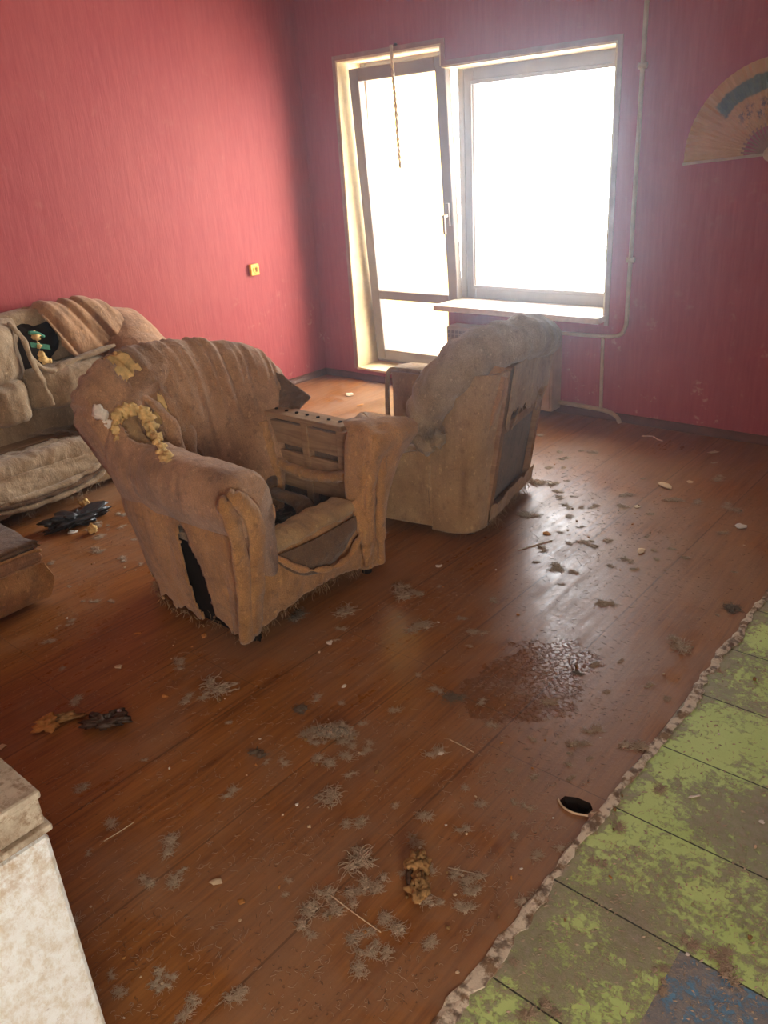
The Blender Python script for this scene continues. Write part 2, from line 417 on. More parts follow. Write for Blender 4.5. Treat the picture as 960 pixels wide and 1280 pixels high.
w.box((XR, YF - .2, -.1), (XR + .2, -2.1, ZC)).box((XR, -.5, -.1), (XR + .2, YB, ZC)).box((XR, -2.1, -.1), (XR + .2, -.5, .7)).box((XR, -2.1, 2.2), (XR + .2, -.5, ZC))
struct(w, 'wall_right', mat['wallpaper'])
w = MB(); x = XR + .1
for a, b in (((x, -2.1, .7), (x + .06, -.5, .76)), ((x, -2.1, 2.14), (x + .06, -.5, 2.2)), ((x, -2.1, .76), (x + .06, -2.04, 2.14)), ((x, -.56, .76), (x + .06, -.5, 2.14)), ((x, -1.33, .76), (x + .06, -1.27, 2.14))): w.box(a, b)
struct(w, 'window_3', mat['upvc'])

# floor: brown boards with a broken hole, green boards beyond the strip
from mathutils.geometry import tessellate_polygon
hole = [at(*q)[:2] for q in [(699, 1001), (706, 995), (722, 997), (738, 1004), (741, 1012), (733, 1019), (718, 1016), (706, 1009)]]
outer = [(XL - .05, YF), (-.70, YF), (-.70, YB), (XL - .05, YB)]
L3 = [[Vector((a, b, 0)) for a, b in outer], [Vector((a, b, 0)) for a, b in hole]]
flat_ = [v for l in L3 for v in l]
tris = tessellate_polygon(L3)
me = bpy.data.meshes.new('floor'); me.from_pydata([tuple(v) for v in flat_], [], [tuple(t) for t in tris]); me.update()
bm = bmesh.new(); bm.from_mesh(me); bmesh.ops.recalc_face_normals(bm, faces=bm.faces)
if sum(f.normal.z for f in bm.faces) < 0: bmesh.ops.reverse_faces(bm, faces=bm.faces)
bm.to_mesh(me); bm.free()
link('floor', me, mat['floor_brown'], smooth=False, kind='structure')
hc = np.mean(hole, 0)
P = np.stack([[[*(hc + (np.array(q) - hc) * s_), -d_] for q in hole] for s_, d_ in ((1, 0), (.95, .02), (.7, .035), (.05, .04))])
struct(MB().grid(P, True), 'floor_hollow', mat['dark'])
struct(MB().box((-.70, YF, -.05), (XR, YB, 0)), 'floor', mat['floor_green'])
# ragged strip between the two floors
ys = np.arange(-.2, YB - .02, .018); n_ = len(ys); P = np.zeros((n_, 6, 3))
yy = np.stack([ys * 0, ys, ys * 0], 1)
wl = .010 + .008 * fbm(yy, 6, 3) + .006 * fbm(yy, 30, 9); wr = .012 + .010 * fbm(yy, 5, 5) + .007 * fbm(yy, 33, 19)
hh = .006 + .003 * fbm(yy, 9, 8)
xc = -.698 + .008 * fbm(yy, 2.5, 4)
for j, (a, z_) in enumerate([(-1, -.003), (-.9, .6), (-.3, 1), (.3, .9), (.9, .55), (1, -.003)]):
    P[:, j, 0] = xc + a * (wl if a < 0 else wr); P[:, j, 1] = ys; P[:, j, 2] = np.where(np.full(n_, z_ < 0), -.003, hh * z_ + .0015 * fbm(yy + j, 40, j))
struct(MB().grid(P), 'trim_1', mat['threshold'])
# skirting
def skirt(name, a, b, nrm):
    a, b, nrm = np.array(a), np.array(b), np.array(nrm); pr = [(0, 0), (.022, 0), (.022, .012), (.014, .03), (.012, .045), (0, .05)]
    struct(MB().grid(np.array([[[*(q + nrm * d), z] for d, z in pr] for q in (a, b)])), name, mat['skirt'])
mat['skirt'] = plain('brown_painted_skirting', (.13, .05, .025), .45, .2, 10, .001, .4)
skirt('baseboard_back', (XL, YB), (XR, YB), (0, -1)); skirt('baseboard_left', (XL, YF), (XL, YB), (1, 0))
skirt('baseboard_right', (XR, YF), (XR, YB), (-1, 0)); skirt('baseboard_front', (XL, YF), (XR, YF), (0, 1))

# plaster reveals lining the opening
t = .012
w = MB()
w.box((DX0, YB - .004, DZ0), (DX0 + t, YO - .12, DZ1)).box((DX0, YB - .004, DZ1 - t), (DX1, YO - .12, DZ1)).box((DX1 - t, YB - .004, WZ1), (DX1, YO - .12, DZ1))
w.box((DX0, YB - .01, DZ0 - .004), (DX1, YO - .12, DZ0 + t))
w.box((DX1, YB - .004, WZ1 - t), (WX1, YO - .12, WZ1)).box((WX1 - t, YB - .004, WZ0), (WX1, YO - .12, WZ1))
struct(w, 'trim_2', mat['plaster'])
w = MB(); e = .028   # corner beads standing a little proud of the paper
w.box((DX0 - e, YB - .007, DZ0), (DX0, YB, DZ1 + e)).box((DX0, YB - .007, DZ1), (DX1 + e, YB, DZ1 + e)).box((DX1, YB - .007, WZ1 + e), (DX1 + e, YB, DZ1))
w.box((DX1, YB - .007, WZ1), (WX1 + e, YB, WZ1 + e)).box((WX1, YB - .007, WZ0 - .06), (WX1 + e, YB, WZ1))
struct(w, 'trim_3', plain('bead_plaster', (.36, .22, .16), .8, .2, 14, .003, .2))

hz = bpy.data.materials.new('glare_haze'); hz.use_nodes = True; hz.node_tree.nodes.clear()  # scattering volume added to imitate the lens glare around the bright window
vs = hz.node_tree.nodes.new('ShaderNodeVolumeScatter'); vs.inputs['Density'].default_value = .017; vs.inputs['Anisotropy'].default_value = .84; vs.inputs['Color'].default_value = (.72, .86, 1, 1)
ho = hz.node_tree.nodes.new('ShaderNodeOutputMaterial'); hz.node_tree.links.new(vs.outputs[0], ho.inputs['Volume'])
tag(MB().box((XL - .1, YF - .1, -.05), (XR + .1, YO + .02, ZC + .05)).build('haze', hz, None, smooth=False), 'thin haze added through the room to imitate lens glare around the window', 'haze', None, 'stuff')

def frame(mb, x0, x1, z0, z1, y0, y1, b, bt=None, bb=None, Mx=None):
    bt = bt or b; bb = bb or b
    mb.box((x0, y0, z0), (x0 + b, y1, z1), Mx).box((x1 - b, y0, z0), (x1, y1, z1), Mx)
    mb.box((x0 + b, y0, z1 - bt), (x1 - b, y1, z1), Mx).box((x0 + b, y0, z0), (x1 - b, y1, z0 + bb), Mx)
# fixed window
FY = YB + .24
w = MB(); frame(w, DX1 + .002, WX1, WZ0, WZ1 - .01, FY, FY + .07, .075)
wo = struct(w, 'window_1', mat['upvc'], bevel=.006)
w = MB(); frame(w, DX1 + .045, WX1 - .075, WZ0 + .075, WZ1 - .085, FY - .012, FY + .02, .022); struct(w, 'window_frame', mat['upvc'], wo, bevel=.004)
struct(MB().box((DX1 + .05, FY + .03, WZ0 + .07), (WX1 - .08, FY + .042, WZ1 - .08)), 'pane', mat['glass'], wo)
# window board
P = MB().box((DX1 - .055, YB - .105, WZ0 - .035), (WX1 + .01, FY + .01, WZ0 + .004))
struct(P, 'window_sill', plain('dusty_window_board', (.70, .62, .52), .45, .15, 20, .001, .4), wo, bevel=.006)
# balcony door: outer frame, and the sash tilted into the room from its foot
w = MB(); frame(w, DX0 + .012, DX1, DZ0 + .012, DZ1 - .012, FY, FY + .07, .05)
do = struct(w, 'door_1', mat['upvc'], bevel=.006)
piv = Vector((0, FY + .0, DZ0 + .06)); TL = Matrix.Translation(piv) @ Matrix.Rotation(math.radians(3.4), 4, 'X') @ Matrix.Translation(-piv)
w = MB(); sx0, sx1, sz0, sz1 = DX0 + .045, DX1 - .03, DZ0 + .045, DZ1 - .05
frame(w, sx0, sx1, sz0, sz1, FY - .045, FY + .02, .085, Mx=TL)
w.box((sx0 + .085, FY - .045, .615), (sx1 - .085, FY + .02, .685), TL)
ds = struct(w, 'door_sash', mat['upvc'], do, bevel=.008)
struct(MB().box((sx0 + .08, FY - .01, sz0 + .08), (sx1 - .08, FY + .002, sz1 - .08), TL), 'pane', mat['glass'], ds)
w = MB(); w.box((sx1 - .052, FY - .062, 1.17), (sx1 - .024, FY - .045, 1.32), TL).box((sx1 - .046, FY - .10, 1.23), (sx1 - .030, FY - .06, 1.25), TL).box((sx1 - .048, FY - .112, 1.12), (sx1 - .028, FY - .095, 1.25), TL)
struct(w, 'door_handle', mat['upvc'], ds, bevel=.003)
# balcony outside: slab, yellow side wall, parapet
struct(MB().box((-6, YO, -.15), (0, YO + 1.3, .02)), 'ground', mat['rubble'])
struct(MB().box((-4.62, YO, .0), (-4.5, YO + 1.1, 2.7)), 'wall_balcony', plain('yellow_render', (.80, .62, .16), .9, .1, 8, .002, .2))

# ------------------------------------------------------------------ pipes, radiator, small fittings
po = empty('heating_pipe', 'tan painted heating pipe running down the back wall beside the window to the radiator', 'pipe', (-2.095, YB - .045, 0))
def loc(o, pts): return np.array(pts, float) - np.array(o.location)
y = YB - .045
MB().tube(loc(po, [(-2.095, y, 2.62), (-2.095, y, 1.6), (-2.097, y, .72), (-2.10, y, .62), (-2.125, y, .565), (-2.18, y, .545), (-2.26, y, .54), (-2.538, y, .535)]), .0125, 10, 70).build('riser', mat['pipe'], po)
MB().tube(loc(po, [(-2.245, y, .54), (-2.24, y, .3), (-2.235, y, .075)]), .011, 10, 12).build('branch', mat['pipe'], po)
MB().tube(loc(po, [(-2.538, y + .005, .075), (-2.4, y, .075), (-2.235, y, .07), (-2.17, y, .06), (-2.12, y, .035), (-2.10, y, .0)]), .014, 10, 30).build('return_pipe', mat['pipe'], po)
for z_ in (2.0, 1.0):
    MB().tube(loc(po, [(-2.118, y, z_), (-2.072, y, z_)]), .017, 8).build('clip', mat['pipe'], po)
ro = empty('radiator', 'tan panel radiator casing with a slotted top under the window board', 'radiator', (-2.96, YB - .09, .03))
MB().box((-.42, -.045, 0), (.42, .08, .50)).build('casing', mat['radiator'], ro, smooth=False, bevel=.008)
w = MB()
for i in range(11):
    xa = -.41 + i * .0755; w.box((xa, -.055, .02), (xa + .062, -.040, .40))
w.build('front_fins', mat['radiator'], ro, smooth=False, bevel=.004)
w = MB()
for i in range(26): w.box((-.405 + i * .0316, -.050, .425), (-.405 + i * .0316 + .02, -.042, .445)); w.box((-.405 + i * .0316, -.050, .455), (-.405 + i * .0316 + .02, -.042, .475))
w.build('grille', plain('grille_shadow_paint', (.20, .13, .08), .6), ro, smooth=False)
c = np.array((XL, 4.037, .932))
so_ = empty('wall_socket', 'small square yellowed wall socket on the red left wall', 'socket', tuple(c))
MB().box((0, -.040, -.040), (.028, .040, .040)).build('plate', mat['socket'], so_, smooth=False, bevel=.006)
a = np.linspace(0, 2 * PI, 20, endpoint=False)
P = np.stack([np.stack([np.full(20, xx), r_ * np.cos(a) + .004, r_ * np.sin(a)], -1) for xx, r_ in ((.027, .026), (.031, .026), (.031, .020), (.029, .019))])
MB().grid(P, True, True).build('socket_ring', mat['socket'], so_)
MB().box((.029, .001, -.015), (.0325, .014, .013)).build('socket_hole', plain('brown_socket_hole', (.22, .11, .01), .6), so_, smooth=False)
# cord hanging in the balcony door opening
cx, cy = at(489, 60, 1, YB - .02)[[0, 1]]
pts = [(cx, cy, 2.30), (cx + .005, cy, 2.1), (cx + .015, cy, 1.95), (cx + .02, cy, 1.75), (cx + .028, cy, 1.60)]
co = empty('hanging_cord', 'twisted yellowish cord hanging in front of the balcony door glass', 'cord', tuple(pts[-1]))
Q = cr(np.array(pts) - np.array(pts[-1]), 60); tw = MB()
for ph in (0, PI):
    aa = np.linspace(0, 50, 60) + ph; tw.tube(Q + np.stack([np.cos(aa) * .006, np.sin(aa) * .006, aa * 0], 1), .0065, 6, 160)
tw.build('strands', mat['scrap'], co)
MB().grid(blob((0.002, 0, -.02), (.011, .011, .026), 3, .15), True, True).build('tassel', mat['pipe'], co)
MB().tube([(0, .02, .70), (0, 0, .70)], .008, 8).build('hook', mat['metal_wire'], co)

# folding fan on the back wall
fo = empty('folding_fan', 'large open paper folding fan with a dark teal painted band on the back wall', 'fan', (-1.395, YB - .012, 1.535), 0)
R0, R1, nf = .135, .445, 44; A0, A1 = math.radians(184), math.radians(-4)
P = np.zeros((nf * 2 + 1, 2, 3))
for i in range(nf * 2 + 1):
    a = A0 + (A1 - A0) * i / (nf * 2); yv = -.004 if i % 2 else .004
    for j, r_ in enumerate((R0, R1)): P[i, j] = (r_ * math.cos(a), yv * (.6 + .6 * j) - .004, r_ * math.sin(a))
solid(MB().grid(P).build('paper_leaf', mat['fan_paper'], fo, smooth=False), .0015)
w = MB()
for i in range(1, 22):
    a = A0 + (A1 - A0) * i / 22; Rm = Matrix.Rotation(-a, 4, 'Y'); w.box((.03, -.006, -.0045), (.15, -.003, .0045), Rm)
w.build('sticks', mat['fan_stick'], fo, smooth=False)
for nm, a in (('guard', A0), ('guard', A1)):
    w = MB().box((.0, -.012, -.007), (.45, -.006, .007), Matrix.Rotation(-a, 4, 'Y')); w.build(nm, mat['pipe'], fo, smooth=False, bevel=.002)
a = np.linspace(0, 2 * PI, 24, endpoint=False)
P = np.stack([np.stack([r_ * np.cos(a), np.full(24, yy_), r_ * np.sin(a)], -1) for yy_, r_ in ((.0, .035), (-.012, .035), (-.015, .03))])
MB().grid(P, True, True).build('pivot_disc', mat['pipe'], fo)

# ------------------------------------------------------------------ armchairs
def sweep(path, secs, nu, nv, closed=True):
    """sections of (outward, z) swept along a plan path; one section per path point"""
    path = np.array(path, float); secs = np.array(secs, float)
    d = np.gradient(path, axis=0); d /= np.linalg.norm(d, axis=1, keepdims=True); n = np.stack([-d[:, 1], d[:, 0]], 1)
    C_ = np.zeros((len(path), secs.shape[1], 3))
    C_[..., :2] = path[:, None] + n[:, None] * secs[..., :1]; C_[..., 2] = secs[..., 1]
    return surf(C_, nu, nv, closed)
def wrinkle(P, amp, s, stretch=(1, 1, 1), seed=0, o=3):
    n = fbm(P * np.array(stretch), s, seed, o); return amp * (1 - np.abs(n) * 2)

def tufts(mb, pts, n, length, r=.0012, spread=1.0, down=.6, seed=0):
    """loose threads hanging from a row of points"""
    q = np.random.RandomState(seed); pts = np.asarray(pts)
    for i in range(n):
        b = pts[q.randint(len(pts))] + q.normal(0, .004, 3); L_ = length * q.uniform(.3, 1.2)
        d = q.normal(0, 1, 3) * spread * .5 + (0, 0, -down); d = d / np.linalg.norm(d) * L_; k = q.normal(0, .25 * L_, 3)
        mb.tube([b, b + d * .5 + k, b + d + k * .6], [r, r, r * .4], 3, 4)

c1 = empty('armchair', 'gutted brown velour armchair facing right with torn near arm and stripped far arm', 'armchair', (-2.42, 1.92, 0))
base = [(.33, -.365), (.1, -.375), (-.15, -.37), (-.30, -.34), (-.385, -.22), (-.40, 0), (-.385, .22), (-.30, .36)]
# lower outer cover with a torn-open slit and a ragged hem
lean = [.0, .015, .03, .055, .07, .09, .07, .04]
secs = [[(0, .035), (.004 + l * .2, .15), (.008 + l * .5, .30), (.012 + l * .8, .42), (.0 + l, .50)] for l in lean]
P = sweep(base, secs, 170, 48, False)
P = push(P, wrinkle(P, .006, 5, (1, 1, .5), 4) - .006)
u = np.linspace(0, 1, 170)[:, None]; v = np.linspace(0, 1, 48)[None]
hem = .05 + .035 * fbm(np.stack([u[:, 0] * 9, u[:, 0] * 0, u[:, 0] * 0], 1), 2, 5)
P[..., 2] += (1 - v) ** 4 * (hem[:, None] - .05)
Pc = P[:-1, :-1]; lx, lz = Pc[..., 0], Pc[..., 2]
jag = .02 * fbm(Pc, 22, 8)
slit = (((lx - .085 - (lz - .25) * -.12) / (.040 + .028 * (.45 - lz) / .4)) ** 2 + ((lz - .235) / .205) ** 2 + jag * 14 < 1) & (Pc[..., 1] < -.3)
slit |= (((lx + .27) / .05) ** 2 + ((lz - .07) / .075) ** 2 + jag * 12 < 1) & (Pc[..., 1] < -.2)
ragged = (lz < hem[:-1, None] + .02 + .02 * fbm(Pc, 40, 2)) & (np.linspace(0, 1, 47)[None] < .08)
o = solid(MB().grid(P, mask=~slit & ~ragged).build('outer_cover', mat['velour'], c1), .006)
mb = MB(); tufts(mb, P[:110, 1], 170, .035, .0009, .8, .8, 3); mb.build('frayed_hem', mat['hessian'], c1, kind='stuff')
TP = push(P, .020 + .004 * fbm(P, 30, 4)); TP = np.stack([P[:105, 40] + (TP[:105, 40] - P[:105, 40]) * k_ + (0, 0, z_) for k_, z_ in ((.6, .012), (1.8, .0), (2.4, -.014), (2.2, -.032), (1.2, -.050))], 1)
TP[:, 3:, 2] += .014 * fbm(TP[:, 3:], 24, 9)
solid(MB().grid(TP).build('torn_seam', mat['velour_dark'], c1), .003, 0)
# carcass board behind the cover, coloured near black for the shade inside the slit
secs = [[(-.035, .03), (-.035, .25), (-.03, .45), (-.05, .45), (-.055, .25), (-.055, .03)]] * 8
MB().grid(sweep(base, secs, 40, 12), True, True).build('frame_board', mat['dark'], c1)
# swollen arm roll sweeping up into the wing of the back
ap = [(.400, -.350), (.36, -.360), (.22, -.368), (.02, -.372), (-.15, -.365), (-.28, -.335), (-.37, -.25), (-.405, -.12), (-.41, .02)]
zt = [.64, .685, .695, .70, .715, .775, .87, .93, .93]
kk = [(0, 0), (.035, .08), (.075, .40), (.072, .72), (.025, .97), (-.05, 1.0), (-.115, .90), (-.155, .55), (-.160, .0), (-.14, -.75), (-.05, -.6)]
sc_ = [.90, .96, 1, 1, .95, .8, .6, .5, .45]; lo = [.47, .465, .46, .455, .45, .45, .48, .50, .52]
zc = [.0] * 9
secs = []
for i in range(9):
    secs.append([((n - .04) * sc_[i] + .04 + (.03 if i > 4 else 0) * (1 if n > -.1 else .3), lo[i] + (zt[i] - lo[i]) * k if k >= 0 else lo[i] + .25 * k) for n, k in kk])
A = sweep(ap, secs, 150, 84)
A = push(A, wrinkle(A, .005, 7, (1, 1, 1), 9), True)
# torn-open window on the inner/top face of the rear half
Ac = A[:-1]; jag = fbm(Ac, 16, 12)
tear = (((Ac[..., 0] + .215) / .115) ** 2 + ((Ac[..., 1] + .305) / .072) ** 2 + .25 * jag < 1) & (Ac[..., 2] > .55)
o = solid(MB().grid(A, True, True, ~tear).build('armrest', mat['velour_mauve'], c1), .006)
Ain = push(A, -.034 + .004 * fbm(A, 20, 4), True)
band = (((Ac[..., 0] + .215) / .15) ** 2 + ((Ac[..., 1] + .305) / .10) ** 2 < 1.1) & (Ac[..., 2] > .5)
MB().grid(Ain, True, False, band).build('lining', mat['hessian'], c1)
# piped strips on the face of the near arm
def face(px, py, t_): return tuple(at(px, py, 0, -2.42 + .347 + .070 * t_) - np.array((-2.42, 1.92, 0)))
for pth, rr_ in (([(.27, -.37, .60), face(290, 622, 1), face(308, 634, 1), face(319, 655, 1), face(322, 690, .8), face(320, 740, .4), face(318, 790, 0)], [.018, .026, .034, .036, .036, .036, .034]),
                 ([(.27, -.38, .52), face(277, 630, .9), face(289, 650, 1), face(298, 685, .8), face(304, 725, .5), face(307, 765, .2), face(309, 800, 0)], [.018, .026, .032, .032, .034, .034, .032])):
    mb = MB(); mb.tube(pth, rr_, 16, 60, .6, (1, .15, 0)); Pp = mb.last
    MB().grid(push(Pp, wrinkle(Pp, .004, 12, (1, 1, .5), 21), True), True, True).build('arm_face_fold', mat['velour'], c1)
MB().hexa([(.24, -.38, .04), (.335, -.38, .04), (.325, -.29, .04), (.24, -.29, .04), (.24, -.39, .6), (.37, -.39, .6), (.37, -.27, .6), (.24, -.27, .6)]).build('arm_block', mat['velour'], c1, bevel=.02)

# backrest cushion, pleated
ring = [(-.20, .22), (-.235, .40), (-.285, .60), (-.345, .78), (-.42, .91), (-.515, .965), (-.60, .91), (-.585, .74), (-.505, .5), (-.435, .28), (-.40, .14), (-.27, .13)]
st = [(-.43, .80), (-.385, .90), (-.22, .985), (0, .99), (.20, .965), (.38, .915), (.50, .845), (.545, .75)]
ctrl = []
for i, (yy_, zt_) in enumerate(st):
    sh = .5 * (abs(yy_) - .1) ** 2 if abs(yy_) > .1 else 0; r_ = []
    cen = np.array([-.40, .5]); tight = [.75, .93, 1, 1, 1, 1, .9, .55][i]
    for x_, z_ in ring:
        q = cen + (np.array([x_, z_]) - cen) * (tight, 1); z2 = .13 + (q[1] - .13) * (zt_ - .13) / .835
        f = .52 + .48 * min(1, max(0, (z2 - .2) / .55)); r_.append((q[0] + sh, yy_ * (f if yy_ > 0 else f * .9 + .1), z2))
    ctrl.append(r_)
B = surf(np.array(ctrl), 130, 120, True)
fan = (B[..., 1] - .05) / (.35 + .75 * B[..., 2])
ple = np.stack([fan * 3.2 + .15 * B[..., 2], B[..., 2] * .25 + B[..., 0] * .4, fan * 0], -1)
amp = np.clip((B[..., 2] - .45) / .4, .05, 1)
B = push(B, .009 * amp * (1 - 2.2 * np.abs(fbm(ple, 9, 31, 2))) + .004 * fbm(B, 14, 3), True)
v0 = np.arange(120)[None] / 120.
# the cover is torn off in a strip near the near edge; yellow foam shows
Bc = B[:-1]; jag = fbm(Bc, 20, 14)
strip = np.abs(Bc[..., 1] + .215 - (.98 - Bc[..., 2]) * .27) < .050 + .030 * jag
strip &= (Bc[..., 2] > .52) & (v0 < .46)
o = solid(MB().grid(B, True, True, ~strip).build('backrest', mat['velour_mauve'], c1), .008)
fm = np.abs(Bc[..., 1] + .215 - (.98 - Bc[..., 2]) * .27) < .085
fm &= (Bc[..., 2] > .46) & (v0 < .47)
Bf = push(B, -.014 + .012 * fbm(B, 26, 77), True)
MB().grid(Bf, True, False, fm).build('torn_foam', mat['foam'], c1)
# ragged foam lumps and rolled-back cloth beside the tears
def lumps(pts, r, seed, m, name, parent, n=3):
    q = np.random.RandomState(seed); mb = MB(); pts = cr(pts, n * len(pts))
    for p_ in pts: mb.grid(blob(p_ + q.normal(0, .004, 3), np.array([1, 1, 1]) * r * q.uniform(.6, 1.25), int(q.randint(99)), .55, 1.5, 9, 12), True, True)
    return mb.build(name, m, parent)
W = lambda x_, y_, ax, v_: at(x_, y_, ax, v_) - np.array((-2.42, 1.92, 0))
lumps([W(122, 515, 0, -2.78), W(134, 527, 0, -2.76), W(140, 541, 0, -2.76)], .020, 3, mat['foam_white'], 'foam_wad', c1, 3)
def on_surface(G, pxs, lift=0.0):
    """front-most points of a surface met by the sight lines of photo pixels"""
    V = G.reshape(-1, 3) + np.array((-2.42, 1.92, 0)) - CAM; z = V @ CF; X_ = 480 + FPX * (V @ CR) / z; Y_ = 640 - FPX * (V @ CU) / z; out = []
    for px, py in pxs:
        d_ = np.hypot(X_ - px, Y_ - py); k_ = np.argmin(d_ + 40 * z); out.append(G.reshape(-1, 3)[k_])
    return np.array(out) + (0, 0, lift)
lumps(on_surface(A, [(146, 520), (155, 511), (168, 508), (180, 516), (188, 532), (196, 550), (204, 566), (212, 574)], -.008), .019, 5, mat['foam'], 'foam_rim', c1, 6)
lumps(on_surface(A, [(146, 520), (143, 532), (147, 545)]), .013, 6, mat['foam'], 'foam_rim', c1, 3)
lumps(on_surface(A, [(124, 513), (131, 518), (136, 528)]), .016, 15, mat['foam_white'], 'foam_wad', c1, 2)
lumps([W(148, 448, 0, -2.96), W(160, 447, 0, -2.95), W(176, 458, 0, -2.93), W(190, 472, 0, -2.92), W(196, 486, 0, -2.88)], .017, 6, mat['foam'], 'foam_rim', c1, 5)
lumps([W(275, 615, 1, 1.53), W(292, 618, 1, 1.53)], .017, 9, mat['foam'], 'foam_tuft', c1, 3)
def drape(path, r, m, name, parent, seed=0, flat=.5, up=(0, 0, 1), n=14):
    mb = MB(); mb.tube(path, r, n, 50, flat, up); Pp = mb.last
    return MB().grid(push(Pp, wrinkle(Pp, .006, 14, (1, 1, 1), seed), True), True, True).build(name, m, parent)
drape([W(155, 492, 0, -2.80), W(185, 500, 0, -2.76), W(210, 525, 0, -2.70), W(222, 560, 0, -2.64), W(236, 596, 0, -2.55)], [.012, .022, .028, .030, .018], mat['velour_mauve'], 'torn_flap', c1, 3)
drape([W(178, 500, 0, -2.82), W(208, 508, 0, -2.78), W(232, 530, 0, -2.74), W(238, 565, 0, -2.66), W(250, 592, 0, -2.60)], [.012, .026, .030, .024, .012], mat['velour_mauve'], 'torn_flap', c1, 6)
drape([W(112, 488, 0, -2.87), W(140, 480, 0, -2.90), W(175, 486, 0, -2.86), W(205, 505, 0, -2.80)], [.02, .034, .034, .02], mat['velour_mauve'], 'torn_flap', c1, 8)
# seat well: sagging dark cloth, zigzag springs
X, Y = np.meshgrid(np.linspace(-.26, .24, 40), np.linspace(-.22, .33, 40), indexing='ij')
Z = .20 + .04 * fbm(np.stack([X, Y, X * 0], -1), 6, 3) + .02 * np.abs(fbm(np.stack([X, Y, X * 0], -1), 15, 8))
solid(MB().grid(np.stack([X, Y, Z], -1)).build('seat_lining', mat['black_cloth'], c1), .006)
for k_ in range(4):
    yy_ = -.12 + k_ * .12; t_ = np.linspace(-.24, .22, 60)
    pth = np.stack([t_, yy_ + .022 * np.sign(np.sin(t_ * 130)) * np.abs(np.sin(t_ * 130)) ** .5, .285 + .02 * np.sin(t_ * 7 + k_)], 1)
    MB().tube(pth, .0022, 6, 160).build('zigzag_spring', mat['metal_wire'], c1)
drape([(-.20, .24, .30), (-.08, .20, .33), (.05, .22, .30), (.15, .10, .28), (.20, -.02, .31)], [.02, .035, .04, .03, .015], mat['velour_dark'], 'loose_cloth', c1, 12)
drape([(-.22, -.1, .30), (-.16, .05, .34), (-.15, .2, .33), (-.2, .28, .36)], [.02, .04, .035, .02], mat['velour_dark'], 'loose_cloth', c1, 14)
# front rail, foam edge, apron, hanging swag
MB().box((.20, -.26, .22), (.315, .26, .325)).build('front_rail', mat['wood_y'], c1, smooth=False, bevel=.006)
P = np.stack([np.array([(.30, y_, .315), (.325, y_, .325), (.335, y_, .345), (.31, y_, .365), (.26, y_, .37), (.21, y_, .36), (.20, y_, .33)]) for y_ in np.linspace(-.235, .24, 8)])
P = cr(cr(P, 50), 24, True, 1); P = push(P, .006 * fbm(P, 25, 4) + .004, True)
MB().grid(P, True, True).build('rail_padding', mat['hessian'], c1)
Y, V = np.meshgrid(np.linspace(-.325, .30, 80), np.linspace(0, 1, 36), indexing='ij')
h0 = .045 + .035 * np.sin(np.clip((Y + .27) / .57, 0, 1) * PI) + .006 * fbm(np.stack([Y * 3, Y * 0, Y * 0], -1), 12, 3)
Zf = h0 + (.335 - h0) * V; Xf = .325 + .014 * np.sin(V * PI) - .02 * (1 - V)
P = np.stack([Xf, Y, Zf], -1); P = push(P, wrinkle(P, .005, 7, (1, .7, .7), 17))
solid(MB().grid(P).build('front_apron', mat['velour'], c1), .005, 0)
mb = MB(); tufts(mb, P[:, 0], 150, .04, .0009, .8, .9, 6); mb.build('frayed_hem', mat['hessian'], c1, kind='stuff')
Y, V = np.meshgrid(np.linspace(0, 1, 70), np.linspace(0, 1, 26), indexing='ij')
yy_ = -.21 + .47 * Y; top = .325 - .03 * np.sin(Y * PI) * .4; bot = .30 - .15 * np.sin(np.clip(Y, 0, 1) * PI) ** .8 + .02 * Y
Zs = top + (bot - top) * V
P = np.stack([.352 + .018 * np.sin(V * PI) * np.sin(Y * PI), yy_, Zs], -1); P = push(P, wrinkle(P, .006, 9, (1, .6, 1.2), 23))
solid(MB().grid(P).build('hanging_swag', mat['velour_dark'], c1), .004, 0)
drape([(.36, -.215, .325), (.375, -.13, .245), (.38, .0, .185), (.378, .12, .175), (.37, .22, .235), (.36, .265, .34)], [.010, .012, .013, .012, .012, .01], mat['velour'], 'swag_roll', c1, 5, .8)
# stripped far arm: boards, plank top
MB().box((-.30, .335, .615), (.20, .435, .64)).build('arm_plank', mat['wood'], c1, smooth=False, bevel=.004)
w = MB()
for i in range(7): MB().tube([(-.24 + i * .065, .385, .639), (-.24 + i * .065, .385, .645)], .008, 8).build('staple', mat['dark'], c1)
w = MB(); w.box((-.32, .345, .50), (.22, .365, .60)).box((-.32, .345, .30), (.22, .365, .47)); w.build('side_board', mat['wood'], c1, smooth=False, bevel=.003)
w = MB(); w.box((-.33, .33, .04), (-.28, .40, .62)).box((.17, .33, .04), (.22, .40, .62)).box((-.05, .34, .04), (-.01, .38, .62)); w.build('arm_post', mat['wood'], c1, smooth=False, bevel=.004)
MB().box((-.3, .375, .05), (.25, .385, .60)).build('outer_panel', mat['velour_dark'], c1, smooth=False)
drape([(-.24, .325, .43), (-.05, .32, .395), (.12, .32, .41), (.24, .31, .44)], [.02, .03, .03, .03], mat['velour'], 'loose_cloth', c1, 33, .7)
drape([(-.26, .31, .60), (-.24, .31, .48), (-.20, .30, .36), (-.17, .27, .27)], [.025, .03, .035, .03], mat['velour'], 'loose_cloth', c1, 35, .7, (0, 1, 0))
